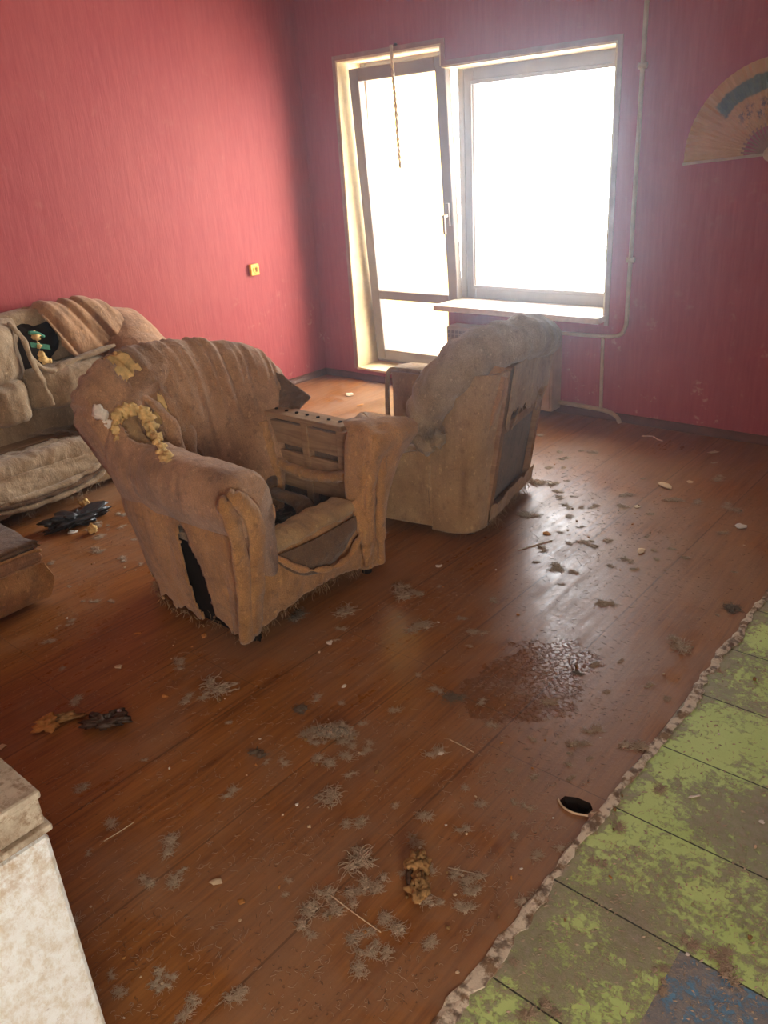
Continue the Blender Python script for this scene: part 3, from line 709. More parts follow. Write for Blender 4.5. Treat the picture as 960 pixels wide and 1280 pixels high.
# far front post still wearing its cover
ctrl = []
for z_, x0, x1, y0, y1 in ((.04, .27, .335, .29, .40), (.2, .265, .345, .275, .41), (.4, .27, .37, .265, .43), (.54, .28, .42, .265, .47), (.61, .285, .45, .27, .52), (.655, .29, .44, .285, .51), (.68, .24, .39, .31, .45)):
    m_ = (y0 + y1) / 2; ctrl.append([(x0, y0, z_), (x0, m_, z_), (x0, y1, z_), ((x0 + x1) / 2, y1 + .01, z_), (x1, y1, z_), (x1 + .02, m_ + .02, z_), (x1 + .01, m_ - .02, z_), (x1, y0, z_), ((x0 + x1) / 2, y0 - .01, z_)])
P = surf(np.array(ctrl), 60, 54, True); P = push(P, wrinkle(P, .007, 12, (1, 1, .25), 44, 2), True)
MB().grid(P, True, True).build('arm_front', mat['velour'], c1)
for dx, dy in ((.0, 0), (.012, .055)):
    drape([(.40 + dx, .30 + dy, .60), (.395 + dx, .285 + dy, .48), (.37 + dx, .285 + dy, .3), (.35 + dx, .295 + dy, .12), (.34 + dx, .30 + dy, .05)], [.018, .022, .022, .020, .018], mat['velour'], 'arm_face_fold', c1, 52, .8, (1, 0, 0))
drape([(.32, .26, .37), (.36, .25, .28), (.355, .27, .16), (.34, .28, .06)], [.018, .028, .024, .012], mat['velour'], 'arm_face_fold', c1, 55, .7, (1, 0, 0))
# torn wing flap behind the far arm
Y, V = np.meshgrid(np.linspace(0, 1, 30), np.linspace(0, 1, 24), indexing='ij')
a0, a1, b0, b1 = np.array((-.42, .47, .79)), np.array((-.16, .52, .66)), np.array((-.36, .40, .60)), np.array((-.16, .42, .62))
P = (a0 + (a1 - a0) * Y[..., None]) * V[..., None] + (b0 + (b1 - b0) * Y[..., None]) * (1 - V[..., None]); P[..., 2] += .03 * np.sin(Y * PI) * V
P = push(P, wrinkle(P, .008, 14, (1, 1, 1), 61)); solid(MB().grid(P).build('torn_flap', mat['velour_dark'], c1), .012)
for x_, y_ in ((.29, -.31), (.29, .33), (-.30, -.28), (-.30, .28)):
    MB().tube([(x_, y_, .0), (x_, y_, .06)], .022, 12).build('foot', mat['dark'], c1)

# second armchair, seen from behind
c2o = np.array((-2.30, 3.03, 0)); RZ = math.radians(192)
c2 = empty('armchair', 'brown armchair seen from behind with its back panel torn open, beside the radiator', 'armchair', tuple(c2o), RZ)
Ri = np.array(Matrix.Rotation(-RZ, 3, 'Z'))
def W2(x_, y_, ax, v_): return Ri @ (at(x_, y_, ax, v_) - c2o)
def wl2(p_): return Ri @ (np.array(p_, float) - c2o)
# in this frame x points to the seat front, +y is the side nearest the camera
H2 = .36
base2 = [(.30, H2), (.10, H2), (-.14, H2), (-.27, .335), (-.345, .25)]
def cover2(nm, i0, i1, m, tops):
    secs = [[(-.006, .045), (0, .15), (0, t_ * .6), (0, t_)] for t_ in tops]
    P = sweep(base2[::-1] if False else base2, secs, 90, 40, False); return P
# near side panel (board, padding gone) : low towards the front
pth = [(.34, H2 - .01), (.15, H2), (-.12, H2 + .002)]
P = sweep([p_ for p_ in pth], [[(0, .05), (0, .14), (0, .24), (0, t_)] for t_ in (.335, .36, .43)], 50, 24, False)
P[..., 2] += 0; P = push(P, .004 * fbm(P, 6, 3)); solid(MB().grid(P).build('side_panel', mat['hessian'], c2), .02, 0)
drape([(.345, H2 - .015, .345), (.2, H2 - .01, .365), (.05, H2 - .01, .40), (-.12, H2, .45)], [.018, .022, .02, .02], mat['velour_pale'], 'torn_padding', c2, 3, .6)
# rear corner panel, leaning out towards the top
ctrl = []
for z_, s_ in ((.03, 0), (.2, .012), (.4, .035), (.6, .07), (.78, .115)):
    ctrl.append([(-.115 - s_ * -.25, H2 - .002), (-.20 - s_ * .5, H2 + .006), (-.27 - s_, H2 - .012), (-.315 - s_, .30), (-.335 - s_, .235)])
    ctrl[-1] = [(a_, b_, z_) for a_, b_ in ctrl[-1]]
P = surf(np.array(ctrl), 50, 40); P = push(P, .004 * fbm(P, 5, 9)); solid(MB().grid(P).build('corner_panel', mat['hessian'], c2), .012, 0)
mb = MB(); tufts(mb, P[1], 90, .03, .0009, .9, .8, 12); mb.build('frayed_hem', mat['hessian'], c2, kind='stuff')
w = MB().tube([(-.112, H2 + .006, .05), (-.105, H2 + .006, .25), (-.10, H2 + .004, .46)], .005, 6, 10); w.build('seam_piping', mat['velour_dark'], c2)
# back frame around the torn opening
def bx2(y_, z_, d=0): return (-.335 - .155 * z_ - d, y_, z_)
w = MB()
def bar(y0, y1, z0, z1, d0=-.03, d1=.0):
    w.hexa([bx2(y0, z0, d0), bx2(y0, z0, d1), bx2(y1, z0, d1), bx2(y1, z0, d0), bx2(y0, z1, d0), bx2(y0, z1, d1), bx2(y1, z1, d1), bx2(y1, z1, d0)])
bar(.19, .245, .04, .78); bar(-.34, -.30, .04, .78); bar(-.34, .24, .04, .10); bar(-.34, .24, .47, .52); bar(-.34, .24, .73, .79)
w.build('back_frame', mat['wood'], c2, smooth=False, bevel=.004)
MB().hexa([bx2(-.345, .05, -.05), bx2(-.345, .05, -.035), bx2(.24, .05, -.035), bx2(.24, .05, -.05), bx2(-.345, .8, -.05), bx2(-.345, .8, -.035), bx2(.24, .8, -.035), bx2(.24, .8, -.05)]).build('opening_shade_board', mat['velour_dark'], c2, smooth=False)  # dark sheet added so the torn opening reads as deep shade
MB().box((-.30, -.35, .05), (.30, -.33, .42)).build('side_panel', mat['hessian'], c2, smooth=False, bevel=.004)
# cloth left on the upper half of the back, torn along its lower edge
Y, V = np.meshgrid(np.linspace(.235, -.345, 70), np.linspace(0, 1, 50), indexing='ij')
low_ = .50 + .05 * fbm(np.stack([Y * 7, Y * 0, Y * 0], -1), 1.6, 6) + .06 * np.clip((Y - .12) * 5, -.2, .8)
Zc_ = low_ + (.80 - low_) * V
P = np.stack([-.34 - .155 * Zc_ - .008, Y, Zc_], -1); P = push(P, .004 * fbm(P, 9, 3))
tearm = fbm(P[:-1, :-1], 18, 7) + (P[:-1, :-1, 2] - .62) * 9 > -1.0
solid(MB().grid(P, mask=tearm).build('back_cloth', mat['hessian'], c2), .004)
Y, V = np.meshgrid(np.linspace(.235, -.345, 50), np.linspace(0, 1, 12), indexing='ij')
Zc_ = .05 + .075 * V + .01 * fbm(np.stack([Y, Y * 0, V * .1], -1), 20, 6) * (V > .8)
P = np.stack([-.34 - .155 * Zc_ - .006, Y, Zc_], -1); P = push(P, .006 * fbm(P, 14, 3))
solid(MB().grid(P).build('lower_cloth', mat['hessian'], c2), .004)
mb = MB(); tufts(mb, P[:, 1], 200, .05, .001, 1.0, .8, 14); mb.build('frayed_hem', mat['hessian'], c2, kind='stuff')
# fat roll over the top of the back, sagging down the near side
rp = [wl2((-2.13, 2.66, .52)), wl2((-2.09, 2.67, .64)), wl2((-2.02, 2.72, .76)), wl2((-1.94, 2.83, .845)), wl2((-1.885, 2.98, .875)), wl2((-1.875, 3.14, .865)), wl2((-1.90, 3.29, .835)), wl2((-1.925, 3.36, .82))]
mb = MB(); mb.tube(rp, [.065, .095, .105, .11, .105, .10, .095, .055], 40, 110, 1.0, (0, 0, 1)); Pp = mb.last
s_ = np.linspace(0, 1, 110)[:, None]
Pp = push(Pp, .008 * np.abs(np.sin(s_ * 34 + 2 * vnoise(Pp, 6, 3))) ** 3 * -1 + .012 * fbm(Pp, 7, 3) + .004 * fbm(Pp, 30, 8), True)
MB().grid(Pp, True, True).build('back_roll', mat['velour_pale'], c2)
mb = MB(); tufts(mb, Pp[:10].reshape(-1, 3), 420, .06, .0011, 1.3, .9, 21); tufts(mb, Pp[10:, 20:].reshape(-1, 3), 120, .02, .0008, 1.4, .5, 22); mb.build('loose_threads', mat['velour_pale'], c2, kind='stuff')
lumps([wl2((-2.12, 2.64, .50)), wl2((-2.10, 2.65, .46)), wl2((-2.04, 2.68, .50))], .03, 8, mat['velour_pale'], 'hanging_wadding', c2, 4)
drape([W2(500, 470 + 55, 1, 3.2), ] * 1 + [W2(505, 540, 1, 3.2), W2(508, 555, 1, 3.2)], [.01, .02, .02], mat['velour_pale'], 'loose_cloth', c2, 1)
# inner back cushion and the far arm front, seen over the near side
P = surf(np.array([[(-.20, y_, .3), (-.24, y_, .5), (-.30, y_, .7), (-.40, y_, .82), (-.44, y_, .7), (-.36, y_, .5), (-.30, y_, .3)] for y_ in (-.32, -.15, .1, .30)]), 30, 40, True)
MB().grid(push(P, .01 * fbm(P, 8, 2), True), True, True).build('backrest', mat['velour'], c2)
P = surf(np.array([[(.36, -.42, z_), (.30 + .06 * k_, -.43, z_), (.16, -.42, z_), (.14, -.36, z_), (.16, -.24, z_), (.34, -.235, z_), (.40, -.27, z_), (.40, -.37, z_)] for z_, k_ in ((.05, 0), (.3, .2), (.5, .8), (.595, 1), (.605, .6))]), 40, 50, True)
MB().grid(push(P, .003 * fbm(P, 8, 2), True), True, True).build('arm_front', mat['hessian'], c2)
MB().tube([(.41, -.22, .06), (.412, -.225, .4), (.40, -.235, .59), (.33, -.23, .615), (.2, -.225, .61)], .013, 10, 40).build('piping', mat['velour_pale'], c2)
MB().box((-.25, -.33, .20), (.30, .33, .26)).build('seat_deck', mat['velour_dark'], c2, smooth=False, bevel=.02)
MB().box((.28, -.33, .05), (.33, .345, .30)).build('front_rail', mat['hessian'], c2, smooth=False, bevel=.01)
for x_, y_ in ((.27, .30), (.27, -.30), (-.29, -.28), (-.27, .28)):
    MB().tube([(x_, y_, .0), (x_, y_, .06)], .022, 12).build('foot', mat['dark'], c2)

# ------------------------------------------------------------------ sofa along the left wall
so2 = empty('sofa', 'long torn grey brown sofa along the red wall with ripped back cushions', 'sofa', (-4.35, 1.7, 0))
so2o = np.array((-4.35, 1.7, 0))
def WS(x_, y_, ax, v_): return at(x_, y_, ax, v_) - so2o
# carcass
w = MB(); w.box((-.34, -1.05, .04), (.30, 1.22, .22)); w.build('base', mat['hessian'], so2, smooth=False, bevel=.02)
# rear back shell
ys_ = [-1.1, -.5, 0, .3, .6, .9, 1.08, 1.22]
tz = [.93, .95, .95, .96, .965, .94, .86, .76]
P = surf(np.array([[(-.36, y_, .05), (-.365, y_, .5), (-.355, y_, t_ - .06), (-.30, y_, t_), (-.22, y_, t_ - .04), (-.20, y_, t_ - .25), (-.18, y_, .3), (-.2, y_, .05)] for y_, t_ in zip(ys_, tz)]), 80, 60, True)
MB().grid(push(P, .006 * fbm(P, 6, 4), True), True, True).build('back_shell', mat['velour_pale'], so2)
# tufted cushions
def cushion(y0, y1, z0, z1, x0, x1, seed, m, name, nu=44, pl_=.01):
    ctrl = []
    for t_ in np.linspace(0, 1, 7):
        y_ = y0 + (y1 - y0) * t_; b = max(.15, 1 - abs(2 * t_ - 1) ** 3.5); h_ = (z1 - z0) * (.9 + .1 * b)
        zc_ = (z0 + z1) / 2; ctrl.append([(x0, y_, zc_ - h_ / 2 * .9), (x0 + (x1 - x0) * .5 * b, y_, zc_ - h_ / 2), (x0 + (x1 - x0) * b, y_, zc_ - h_ / 3), (x0 + (x1 - x0) * b, y_, zc_), (x0 + (x1 - x0) * b * .93, y_, zc_ + h_ / 3), (x0 + (x1 - x0) * .5 * b, y_, zc_ + h_ / 2), (x0, y_, zc_ + h_ / 2 * .9)])
    P = surf(np.array(ctrl), nu, 44, True); P = push(P, wrinkle(P, pl_, 7, (1, 1, .6), seed), True)
    return MB().grid(P, True, True).build(name, m, so2)
cushion(-1.0, -.22, .60, .95, -.22, -.02, 2, mat['velour_pale'], 'back_cushion')
cushion(-.24, .40, .60, .935, -.22, -.02, 3, mat['velour_pale'], 'back_cushion')
cushion(-1.0, .06, .38, .62, -.20, .06, 5, mat['velour_pale'], 'lumbar_roll')
cushion(.04, .34, .40, .64, -.20, .05, 6, mat['velour_pale'], 'lumbar_roll')
cushion(.32, .90, .42, .66, -.20, .03, 7, mat['velour_pale'], 'lumbar_roll')
# pleated cover slumped over the back to the right of the tear
Y, V = np.meshgrid(np.linspace(0, 1, 110), np.linspace(0, 1, 60), indexing='ij')
prof = cr(np.array([(-.36, .80), (-.34, .93), (-.28, .985), (-.18, .96), (-.12, .86), (-.09, .74), (-.10, .64)]), 60)
y0_ = .42 + .22 * V; y_ = y0_ + (1.05 - y0_) * Y; zsc = .985 - .10 * np.clip((Y - .55) / .45, 0, 1) ** 1.6 - .02 * np.clip((.2 - Y) / .2, 0, 1)
P = np.stack([prof[:, 0][None] + 0 * Y, y_ + .05 * (V - .5) * np.sin(Y * 3), .6 + (prof[:, 1][None] - .6) * (zsc - .6) / .385], -1)
pl2 = np.stack([P[..., 1] * 3 + P[..., 2] * 1.6, P[..., 2] * .5, 0 * Y], -1)
P = push(P, .016 * (1 - 2 * np.abs(fbm(pl2, 4.2, 5, 2))))
edge = (Y[:-1, :-1] < .05 + .04 * fbm(P[:-1, :-1], 12, 4)) & (V[:-1, :-1] > .3)
solid(MB().grid(P, mask=~edge).build('slumped_cover', mat['velour_mauve'], so2), .008)
drape([(-.08, .38, .76), (-.06, .42, .68), (-.05, .48, .64), (-.06, .60, .66), (-.06, .9, .70)], [.014, .02, .03, .032, .02], mat['velour_pale'], 'slumped_fold', so2, 9)
drape([(-.13, .34, .93), (-.06, .37, .82), (-.04, .38, .70), (.0, .40, .58), (.03, .40, .47)], [.012, .016, .016, .014, .01], mat['velour_pale'], 'torn_edge', so2, 10)
# black lump standing in for the shade inside the hole, and green straps
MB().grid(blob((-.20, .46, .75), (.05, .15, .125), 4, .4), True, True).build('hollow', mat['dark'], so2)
P0 = WS(38, 431, 0, -4.43); P1 = WS(62, 434, 0, -4.43)
MB().hexa([P0 + (0, 0, -.014), P0 + (.004, 0, -.014), P1 + (.004, 0, -.014), P1 + (0, 0, -.014), P0 + (0, 0, .014), P0 + (.004, 0, .014), P1 + (.004, 0, .014), P1 + (0, 0, .014)]).build('green_strap', mat['green_strap'], so2, smooth=False)
P0 = WS(36, 416, 0, -4.45); P1 = WS(55, 421, 0, -4.45)
MB().tube([P0, (P0 + P1) / 2 + (0, 0, .01), P1], .010, 8, 10).build('green_strap', mat['green_strap'], so2)
lumps([WS(62, 450, 0, -4.42), WS(52, 447, 0, -4.42), WS(45, 420, 0, -4.45)], .02, 9, mat['foam'], 'torn_foam', so2, 2)
# far arm
P = surf(np.array([[(x_, .95, .06), (x_, .93, .45), (x_, .90, z_ - .08), (x_, 1.0, z_), (x_, 1.12, z_ + .01), (x_, 1.24, z_ - .06), (x_, 1.26, .45), (x_, 1.24, .06)] for x_, z_ in ((-.36, .86), (-.25, .85), (-.1, .78), (.1, .66), (.25, .60), (.32, .50))]), 50, 60, True)
MB().grid(push(P, wrinkle(P, .006, 6, (1, 1, 1), 4), True), True, True).build('armrest', mat['velour_mauve'], so2)
# seat: torn deck of boards and rags
w = MB()
for i in range(3): w.box((-.18 + i * .14, -1.0, .22), (-.07 + i * .14, .93, .262))
w.build('seat_boards', mat['wood_y'], so2, smooth=False, bevel=.004)
X, Y = np.meshgrid(np.linspace(-.20, .27, 50), np.linspace(-1.0, .92, 120), indexing='ij'); Q = np.stack([X, Y, X * 0], -1)
Z = .275 + .03 * fbm(Q, 3.5, 3) + .016 * np.abs(fbm(Q, 10, 8)) + .03 * np.clip((X - .1) / .15, 0, 1)
Z = np.maximum(Z, .235)
m_ = fbm(Q[:-1, :-1], 3.2, 22) > -.25 + .5 * ((X[:-1, :-1] > -.05) & (X[:-1, :-1] < .06) & (Y[:-1, :-1] < .25))
solid(MB().grid(np.stack([X, Y, Z], -1), mask=m_).build('seat_rags', mat['velour_pale'], so2), .008)
P = surf(np.array([[(.22, y_, .22), (.30, y_, .20), (.345, y_, .25), (.335, y_, .31), (.27, y_, .325), (.21, y_, .29)] for y_ in (-1.0, -.5, 0, .2, .45, .93)]), 90, 30, True)
MB().grid(push(P, .012 * fbm(P, 7, 3) + .004 * fbm(P, 30, 8), True), True, True).build('seat_roll', mat['velour_pale'], so2)
Y, V = np.meshgrid(np.linspace(0, 1, 90), np.linspace(0, 1, 30), indexing='ij')
yy_ = -.75 + 1.30 * Y; top = .26 + 0 * Y; bot = .20 - .13 * np.sin(Y * PI) ** .7
Zs = top + (bot - top) * V; P = np.stack([.345 + .045 * np.sin(V * PI * .8) * np.sin(Y * PI) + .01, yy_, Zs], -1)
P = push(P, wrinkle(P, .014, 7, (1, .6, 1.6), 23)); solid(MB().grid(P).build('hanging_rag', mat['velour_pale'], so2), .005, 0)
for dz, sd in ((0, 3), (.03, 5), (.055, 7)):
    drape([(.36, -.75, .24), (.385, -.5, .17 + dz), (.395, -.15, .10 + dz), (.39, .15, .085 + dz), (.38, .4, .12 + dz), (.36, .52, .24)], [.012, .016, .018, .02, .018, .012], mat['velour_dark'] if sd == 5 else mat['velour_pale'], 'hanging_rag', so2, sd, .7)
mb = MB(); tufts(mb, cr(np.array([(.385, -.3, .09), (.39, 0, .07), (.39, .3, .07), (.38, .5, .12)]), 60), 110, .05, .001, 1, .8, 31); mb.build('loose_threads', mat['velour_pale'], so2, kind='stuff')

# footstool at the left edge
po2 = empty('footstool', 'brown padded footstool with a grimy top at the left edge, in front of the sofa', 'footstool', (-3.42, .94, 0))
def pad(x0, x1, y0, y1, z0, z1, r, bulge, seed, m, name, parent):
    ctrl = []
    for z_, s_ in ((z0, -.5), (z0 + r * .3, .0), ((z0 + z1) / 2, 1), (z1 - r * .3, 0.2), (z1, -.6), (z1 + .001, -3)):
        e_ = bulge * s_; X0, X1, Y0, Y1 = x0 - e_, x1 + e_, y0 - e_, y1 + e_
        if s_ == -3: X0, X1, Y0, Y1 = x0 + .12, x1 - .12, y0 + .12, y1 - .12
        ctrl.append([(X0 + r, Y0, z_), (X1 - r, Y0, z_), (X1, Y0 + r, z_), (X1, Y1 - r, z_), (X1 - r, Y1, z_), (X0 + r, Y1, z_), (X0, Y1 - r, z_), (X0, Y0 + r, z_)])
    P = surf(np.array(ctrl), 40, 88, True); P = push(P, wrinkle(P, .004, 8, (1, 1, 1), seed), True)
    return MB().grid(P, True, True).build(name, m, parent)
pad(-.33, .335, -.34, .35, .02, .185, .05, .018, 3, mat['velour'], 'body', po2)
pad(-.325, .325, -.33, .345, .175, .245, .05, .006, 5, mat['velour_mauve'], 'cushion', po2)
pad(-.33, .325, -.34, .345, .24, .285, .05, .010, 7, mat['velour_dark'], 'top', po2)
MB().tube([(.33, -.35, .246), (.335, .28, .246), (.30, .35, .246), (-.30, .355, .246)], .007, 8, 60).build('piping', mat['velour'], po2)

# ------------------------------------------------------------------ white cabinet appliance at the lower left
ZT = .80
cn = at(49, 989, 2, ZT); fx, fy = float(cn[0]), float(cn[1])
fr = empty('refrigerator', 'low stained white refrigerator with grimy top at the lower left corner', 'refrigerator', (fx - .27, fy - .28, 0))
MB().box((-.27, -.28, .03), (.235, .28, ZT - .08)).build('cabinet', mat['enamel'], fr, smooth=False, bevel=.012)
MB().box((.238, -.278, .05), (.266, .278, ZT - .088)).build('door', mat['enamel'], fr, smooth=False, bevel=.008)
MB().box((-.27, -.28, ZT - .078), (.272, .284, ZT - .066)).build('ledge', mat['grimy'], fr, smooth=False, bevel=.003)
MB().box((-.27, -.278, ZT - .066), (.262, .279, ZT - .012)).build('control_strip', mat['grimy'], fr, smooth=False, bevel=.004)
MB().box((-.27, -.28, ZT - .014), (.27, .282, ZT)).build('top', mat['grimy'], fr, smooth=False, bevel=.005)
P = surf(np.array([[(.2625 + d_, y_, ZT - .040 + h_ * math.sin(a_)) for a_, in [(k_ * PI / 4,) for k_ in range(8)]] for y_, h_, d_ in ((-.22, .004, 0), (-.20, .012, .001), (0, .012, .001), (.16, .012, .001), (.185, .004, 0))]), 20, 24, True)
MB().box((.258, -.18, ZT - .052), (.265, .185, ZT - .030)).build('handle_recess', mat['black_cloth'], fr, smooth=False, bevel=.003)
for x_, y_ in ((-.22, -.23), (-.22, .23), (.2, -.23), (.2, .23)): MB().tube([(x_, y_, 0), (x_, y_, .035)], .02, 10).build('foot', mat['dark'], fr)

# ------------------------------------------------------------------ litter on the floor
def strands(n, rad, L_, seed, flat=.5, th=.0008):
    q = np.random.RandomState(seed); mb = MB()
    for i in range(n):
        a = q.uniform(0, 2 * PI); r_ = rad * q.uniform(0, 1) ** .7
        b = np.array([r_ * math.cos(a), r_ * math.sin(a) * .8, abs(q.normal(0, rad * .22 * flat)) + th])
        d = q.uniform(0, 2 * PI); Ls = L_ * q.uniform(.4, 1.2); pts = [b]; hd = d
        for s_ in range(4):
            hd += q.normal(0, .8); pts.append(pts[-1] + np.array([math.cos(hd), math.sin(hd), q.normal(0, .35) * flat]) * Ls / 4)
        pts = np.array(pts); pts[:, 2] = np.maximum(pts[:, 2], th)
        mb.tube(pts, [th, th, th, th, th * .4], 3, 6)
    return mb
def tuft_mesh(seed, kind):
    q = np.random.RandomState(seed * 7 + 1); mb = MB(); nl = 5 if kind == 'dense' else 4
    ang_ = q.uniform(0, 6.28); ax_ = np.array([math.cos(ang_), math.sin(ang_)])
    for i in range(nl):
        c_ = ax_ * q.uniform(-.34, .34) + q.normal(0, .07, 2); r_ = q.uniform(.05, .105) * (1.25 if kind == 'dense' else .75)
        P = blob((c_[0], c_[1], r_ * .35), (r_ * q.uniform(.9, 1.7), r_, r_ * .5), seed * 9 + i, 1.3, 2.6, 12, 16); P[..., 2] = np.maximum(P[..., 2], .004)
        mb.grid(P, True, True)
        m2 = strands(26 if kind == 'dense' else 20, r_ * 2.0, .42, seed * 31 + i, 1.3, .012)
        mb.add([(v[0] + c_[0], v[1] + c_[1], v[2]) for v in m2.v], m2.f)
    return mb
proto = {}
def prot(key, mb, m):
    me = mb.mesh(key)
    for f in me.polygons: f.use_smooth = True
    me.materials.append(m); proto[key] = me; return me
for i in range(3):
    prot('loose%d' % i, tuft_mesh(i + 5, 'loose'), mat['fluff']); prot('dense%d' % i, tuft_mesh(i + 15, 'dense'), mat['fluff'])
    prot('darkt%d' % i, tuft_mesh(i + 25, 'dense'), mat['fluff_dark'])
def flake(seed, m, key, th=.12, n=9):
    q = np.random.RandomState(seed); a = np.linspace(0, 2 * PI, n, endpoint=False) + q.uniform(-.2, .2, n); r_ = q.uniform(.25, .5, n)
    top = [(r_[i] * math.cos(a[i]), .7 * r_[i] * math.sin(a[i]), th * q.uniform(.5, 2.2)) for i in range(n)]
    P = np.array([[(x_ * .8, y_ * .8, 0.0) for x_, y_, z_ in top], top, [(x_ * .4, y_ * .4, z_ + th * q.uniform(-.2, 1)) for x_, y_, z_ in top]])
    return prot(key, MB().grid(P, True, True), m)
for i in range(3):
    flake(i, mat['scrap'], 'scrap%d' % i); flake(i + 7, mat['scrap_white'], 'white%d' % i); flake(i + 11, mat['scrap_orange'], 'orange%d' % i); flake(i + 17, mat['clump'], 'crumb%d' % i, .3)
placed = []
def put(name, key, px, py, size, label, cat, group=None, rz=None, sy=1.0, sz=1.0, z=0.0005):
    p_ = at(px, py); placed.append((p_[0], p_[1], size * .75)); o = bpy.data.objects.new(name, proto[key]); COL.objects.link(o)
    o.location = (p_[0], p_[1], z); s_ = size; o.scale = (s_, s_ * sy, s_ * sz); o.rotation_euler = (0, 0, rng.uniform(0, 6.28) if rz is None else rz)
    return tag(o, label, cat, group)
F_, S_ = 'fluff_tuft', 'litter_scrap'
named = [
 (F_, 'dense0', 383, 1150, .075, 'tangled grey fluff tuft with a trailing tail low on the brown floor', 'fluff'),
 (F_, 'dense1', 182, 1102, .048, 'small round grey ball of fluff on the brown floor right of the refrigerator', 'fluff'),
 (F_, 'darkt0', 322, 942, .055, 'blackish fluff tuft left of the long grey fluff roll', 'fluff'),
 (F_, 'darkt1', 376, 888, .06, 'dark fluff tuft lying just above the long grey fluff roll', 'fluff'),
 (F_, 'loose0', 415, 995, .11, 'flattened smear of grey fluff below the long fluff roll', 'fluff'),
 (F_, 'darkt2', 566, 873, .075, 'dark stringy fluff clump at the left end of the damp patch', 'fluff'),
 (F_, 'loose1', 545, 941, .08, 'spiky pale fluff tuft below the damp patch with a white crumb', 'fluff'),
 (F_, 'loose2', 493, 889, .055, 'upright beige fluff tuft right of the long fluff roll', 'fluff'),
 (F_, 'dense2', 520, 785, .10, 'clump of grey brown fluff in front of the armchair', 'fluff'),
 (F_, 'darkt0', 372, 770, .085, 'dark fluff gathered against the front hem of the armchair', 'fluff'),
 (F_, 'loose0', 850, 810, .12, 'twiggy pale fluff sprig on the boards left of the green floor', 'fluff'),
 (F_, 'dense0', 788, 934, .075, 'grey fluff ball beside the white chipped strip', 'fluff'),
 (F_, 'loose1', 757, 754, .09, 'grey fluff tuft on the shining window reflection', 'fluff'),
 (F_, 'dense1', 590, 1098, .055, 'small fluff knot with a stick right of the big brown clump', 'fluff'),
 (F_, 'loose2', 445, 1075, .12, 'wispy streak of fluff left of the big brown clump', 'fluff'),
 (F_, 'dense2', 912, 1222, .060, 'beige fluff tuft on the blue corner of the boards', 'fluff'),
 (F_, 'dense1', 690, 1262, .045, 'brown fluff tuft on the green boards at the bottom edge', 'fluff'),
 (F_, 'darkt1', 915, 762, .08, 'flat dark fluff strip beside the far end of the green floor', 'fluff'),
 (F_, 'dense0', 684, 604, .13, 'heaped grey fluff at the back of the second armchair', 'fluff'),
 (F_, 'dense2', 664, 645, .10, 'fluff caught under the torn back of the second armchair', 'fluff'),
 (F_, 'loose0', 430, 765, .13, 'loose fluff and crumbs in front of the armchair hem', 'fluff'),
 (F_, 'dense1', 500, 740, .12, 'brown fluff pile between the two armchairs', 'fluff'),
 (F_, 'loose1', 270, 860, .15, 'thin fluff spread on the floor below the armchair', 'fluff'),
 (F_, 'darkt2', 722, 842, .04, 'small black fluff knot right of the damp patch', 'fluff'),
 (S_, 'scrap0', 270, 1104, .042, 'crumpled beige scrap above a smaller one on the brown floor', 'scrap'),
 (S_, 'orange1', 302, 1128, .030, 'small orange brown scrap below the crumpled beige one', 'scrap'),
 (S_, 'white0', 412, 804, .045, 'bright white scrap in front of the armchair', 'scrap'),
 (S_, 'white1', 430, 858, .028, 'single white crumb above the long fluff roll', 'scrap'),
 (S_, 'white2', 551, 942, .030, 'white crumb stuck in the spiky fluff tuft', 'scrap'),
 (S_, 'white0', 549, 708, .045, 'pale scrap on the floor between both armchairs', 'scrap'),
 (S_, 'orange0', 172, 792, .036, 'orange foam scrap left of the armchair corner', 'scrap'),
 (S_, 'orange2', 255, 795, .048, 'orange foam scrap at the torn hem of the armchair', 'scrap'),
 (S_, 'scrap1', 148, 834, .045, 'tan leaf shaped scrap on the shaded floor below the armchair', 'scrap'),
 (S_, 'orange0', 206, 871, .032, 'pinkish scrap below the armchair on the shaded floor', 'scrap'),
 (S_, 'scrap2', 745, 1019, .045, 'yellow wood chip at the broken hollow beside the strip', 'chip'),
 (S_, 'white1', 868, 996, .045, 'white sliver lying on the dirty green boards', 'scrap'),
 (S_, 'white2', 952, 1028, .022, 'round white crumb at the right edge of the green boards', 'scrap'),
 (S_, 'scrap0', 833, 608, .12, 'torn yellow scrap of paper near the back wall', 'scrap'),
 (S_, 'scrap2', 862, 603, .06, 'small pale scrap right of the torn yellow one', 'scrap'),
 (S_, 'scrap1', 892, 566, .10, 'pale splinter of wood close to the back wall skirting', 'chip'),
 (S_, 'scrap1', 893, 579, .06, 'second pale splinter just in front of the first', 'chip'),
 (S_, 'scrap0', 802, 690, .07, 'beige paper scrap right of the shining reflection', 'scrap'),
 (S_, 'white2', 926, 659, .08, 'white scrap on the sunlit boards at the right', 'scrap'),
 (S_, 'scrap2', 797, 634, .06, 'flat beige scrap in front of the back wall litter', 'scrap'),
 (S_, 'scrap1', 722, 513, .08, 'pale scrap lying on the return pipe end under the radiator', 'scrap'),
 (S_, 'orange1', 683, 667, .06, 'orange scrap on the shining reflection', 'scrap'),
 (S_, 'white0', 91, 666, .075, 'crumpled whitish wad on the floor before the sofa', 'scrap'),
 (S_, 'scrap1', 437, 494, .12, 'curled leaf on the sunlit floor by the balcony door', 'leaf'),
 (S_, 'orange2', 450, 507, .08, 'brown leaf behind the far arm of the front armchair', 'leaf'),
 (S_, 'scrap0', 1, 936, .05, 'pale foam piece at the left edge above the refrigerator', 'scrap'),
]
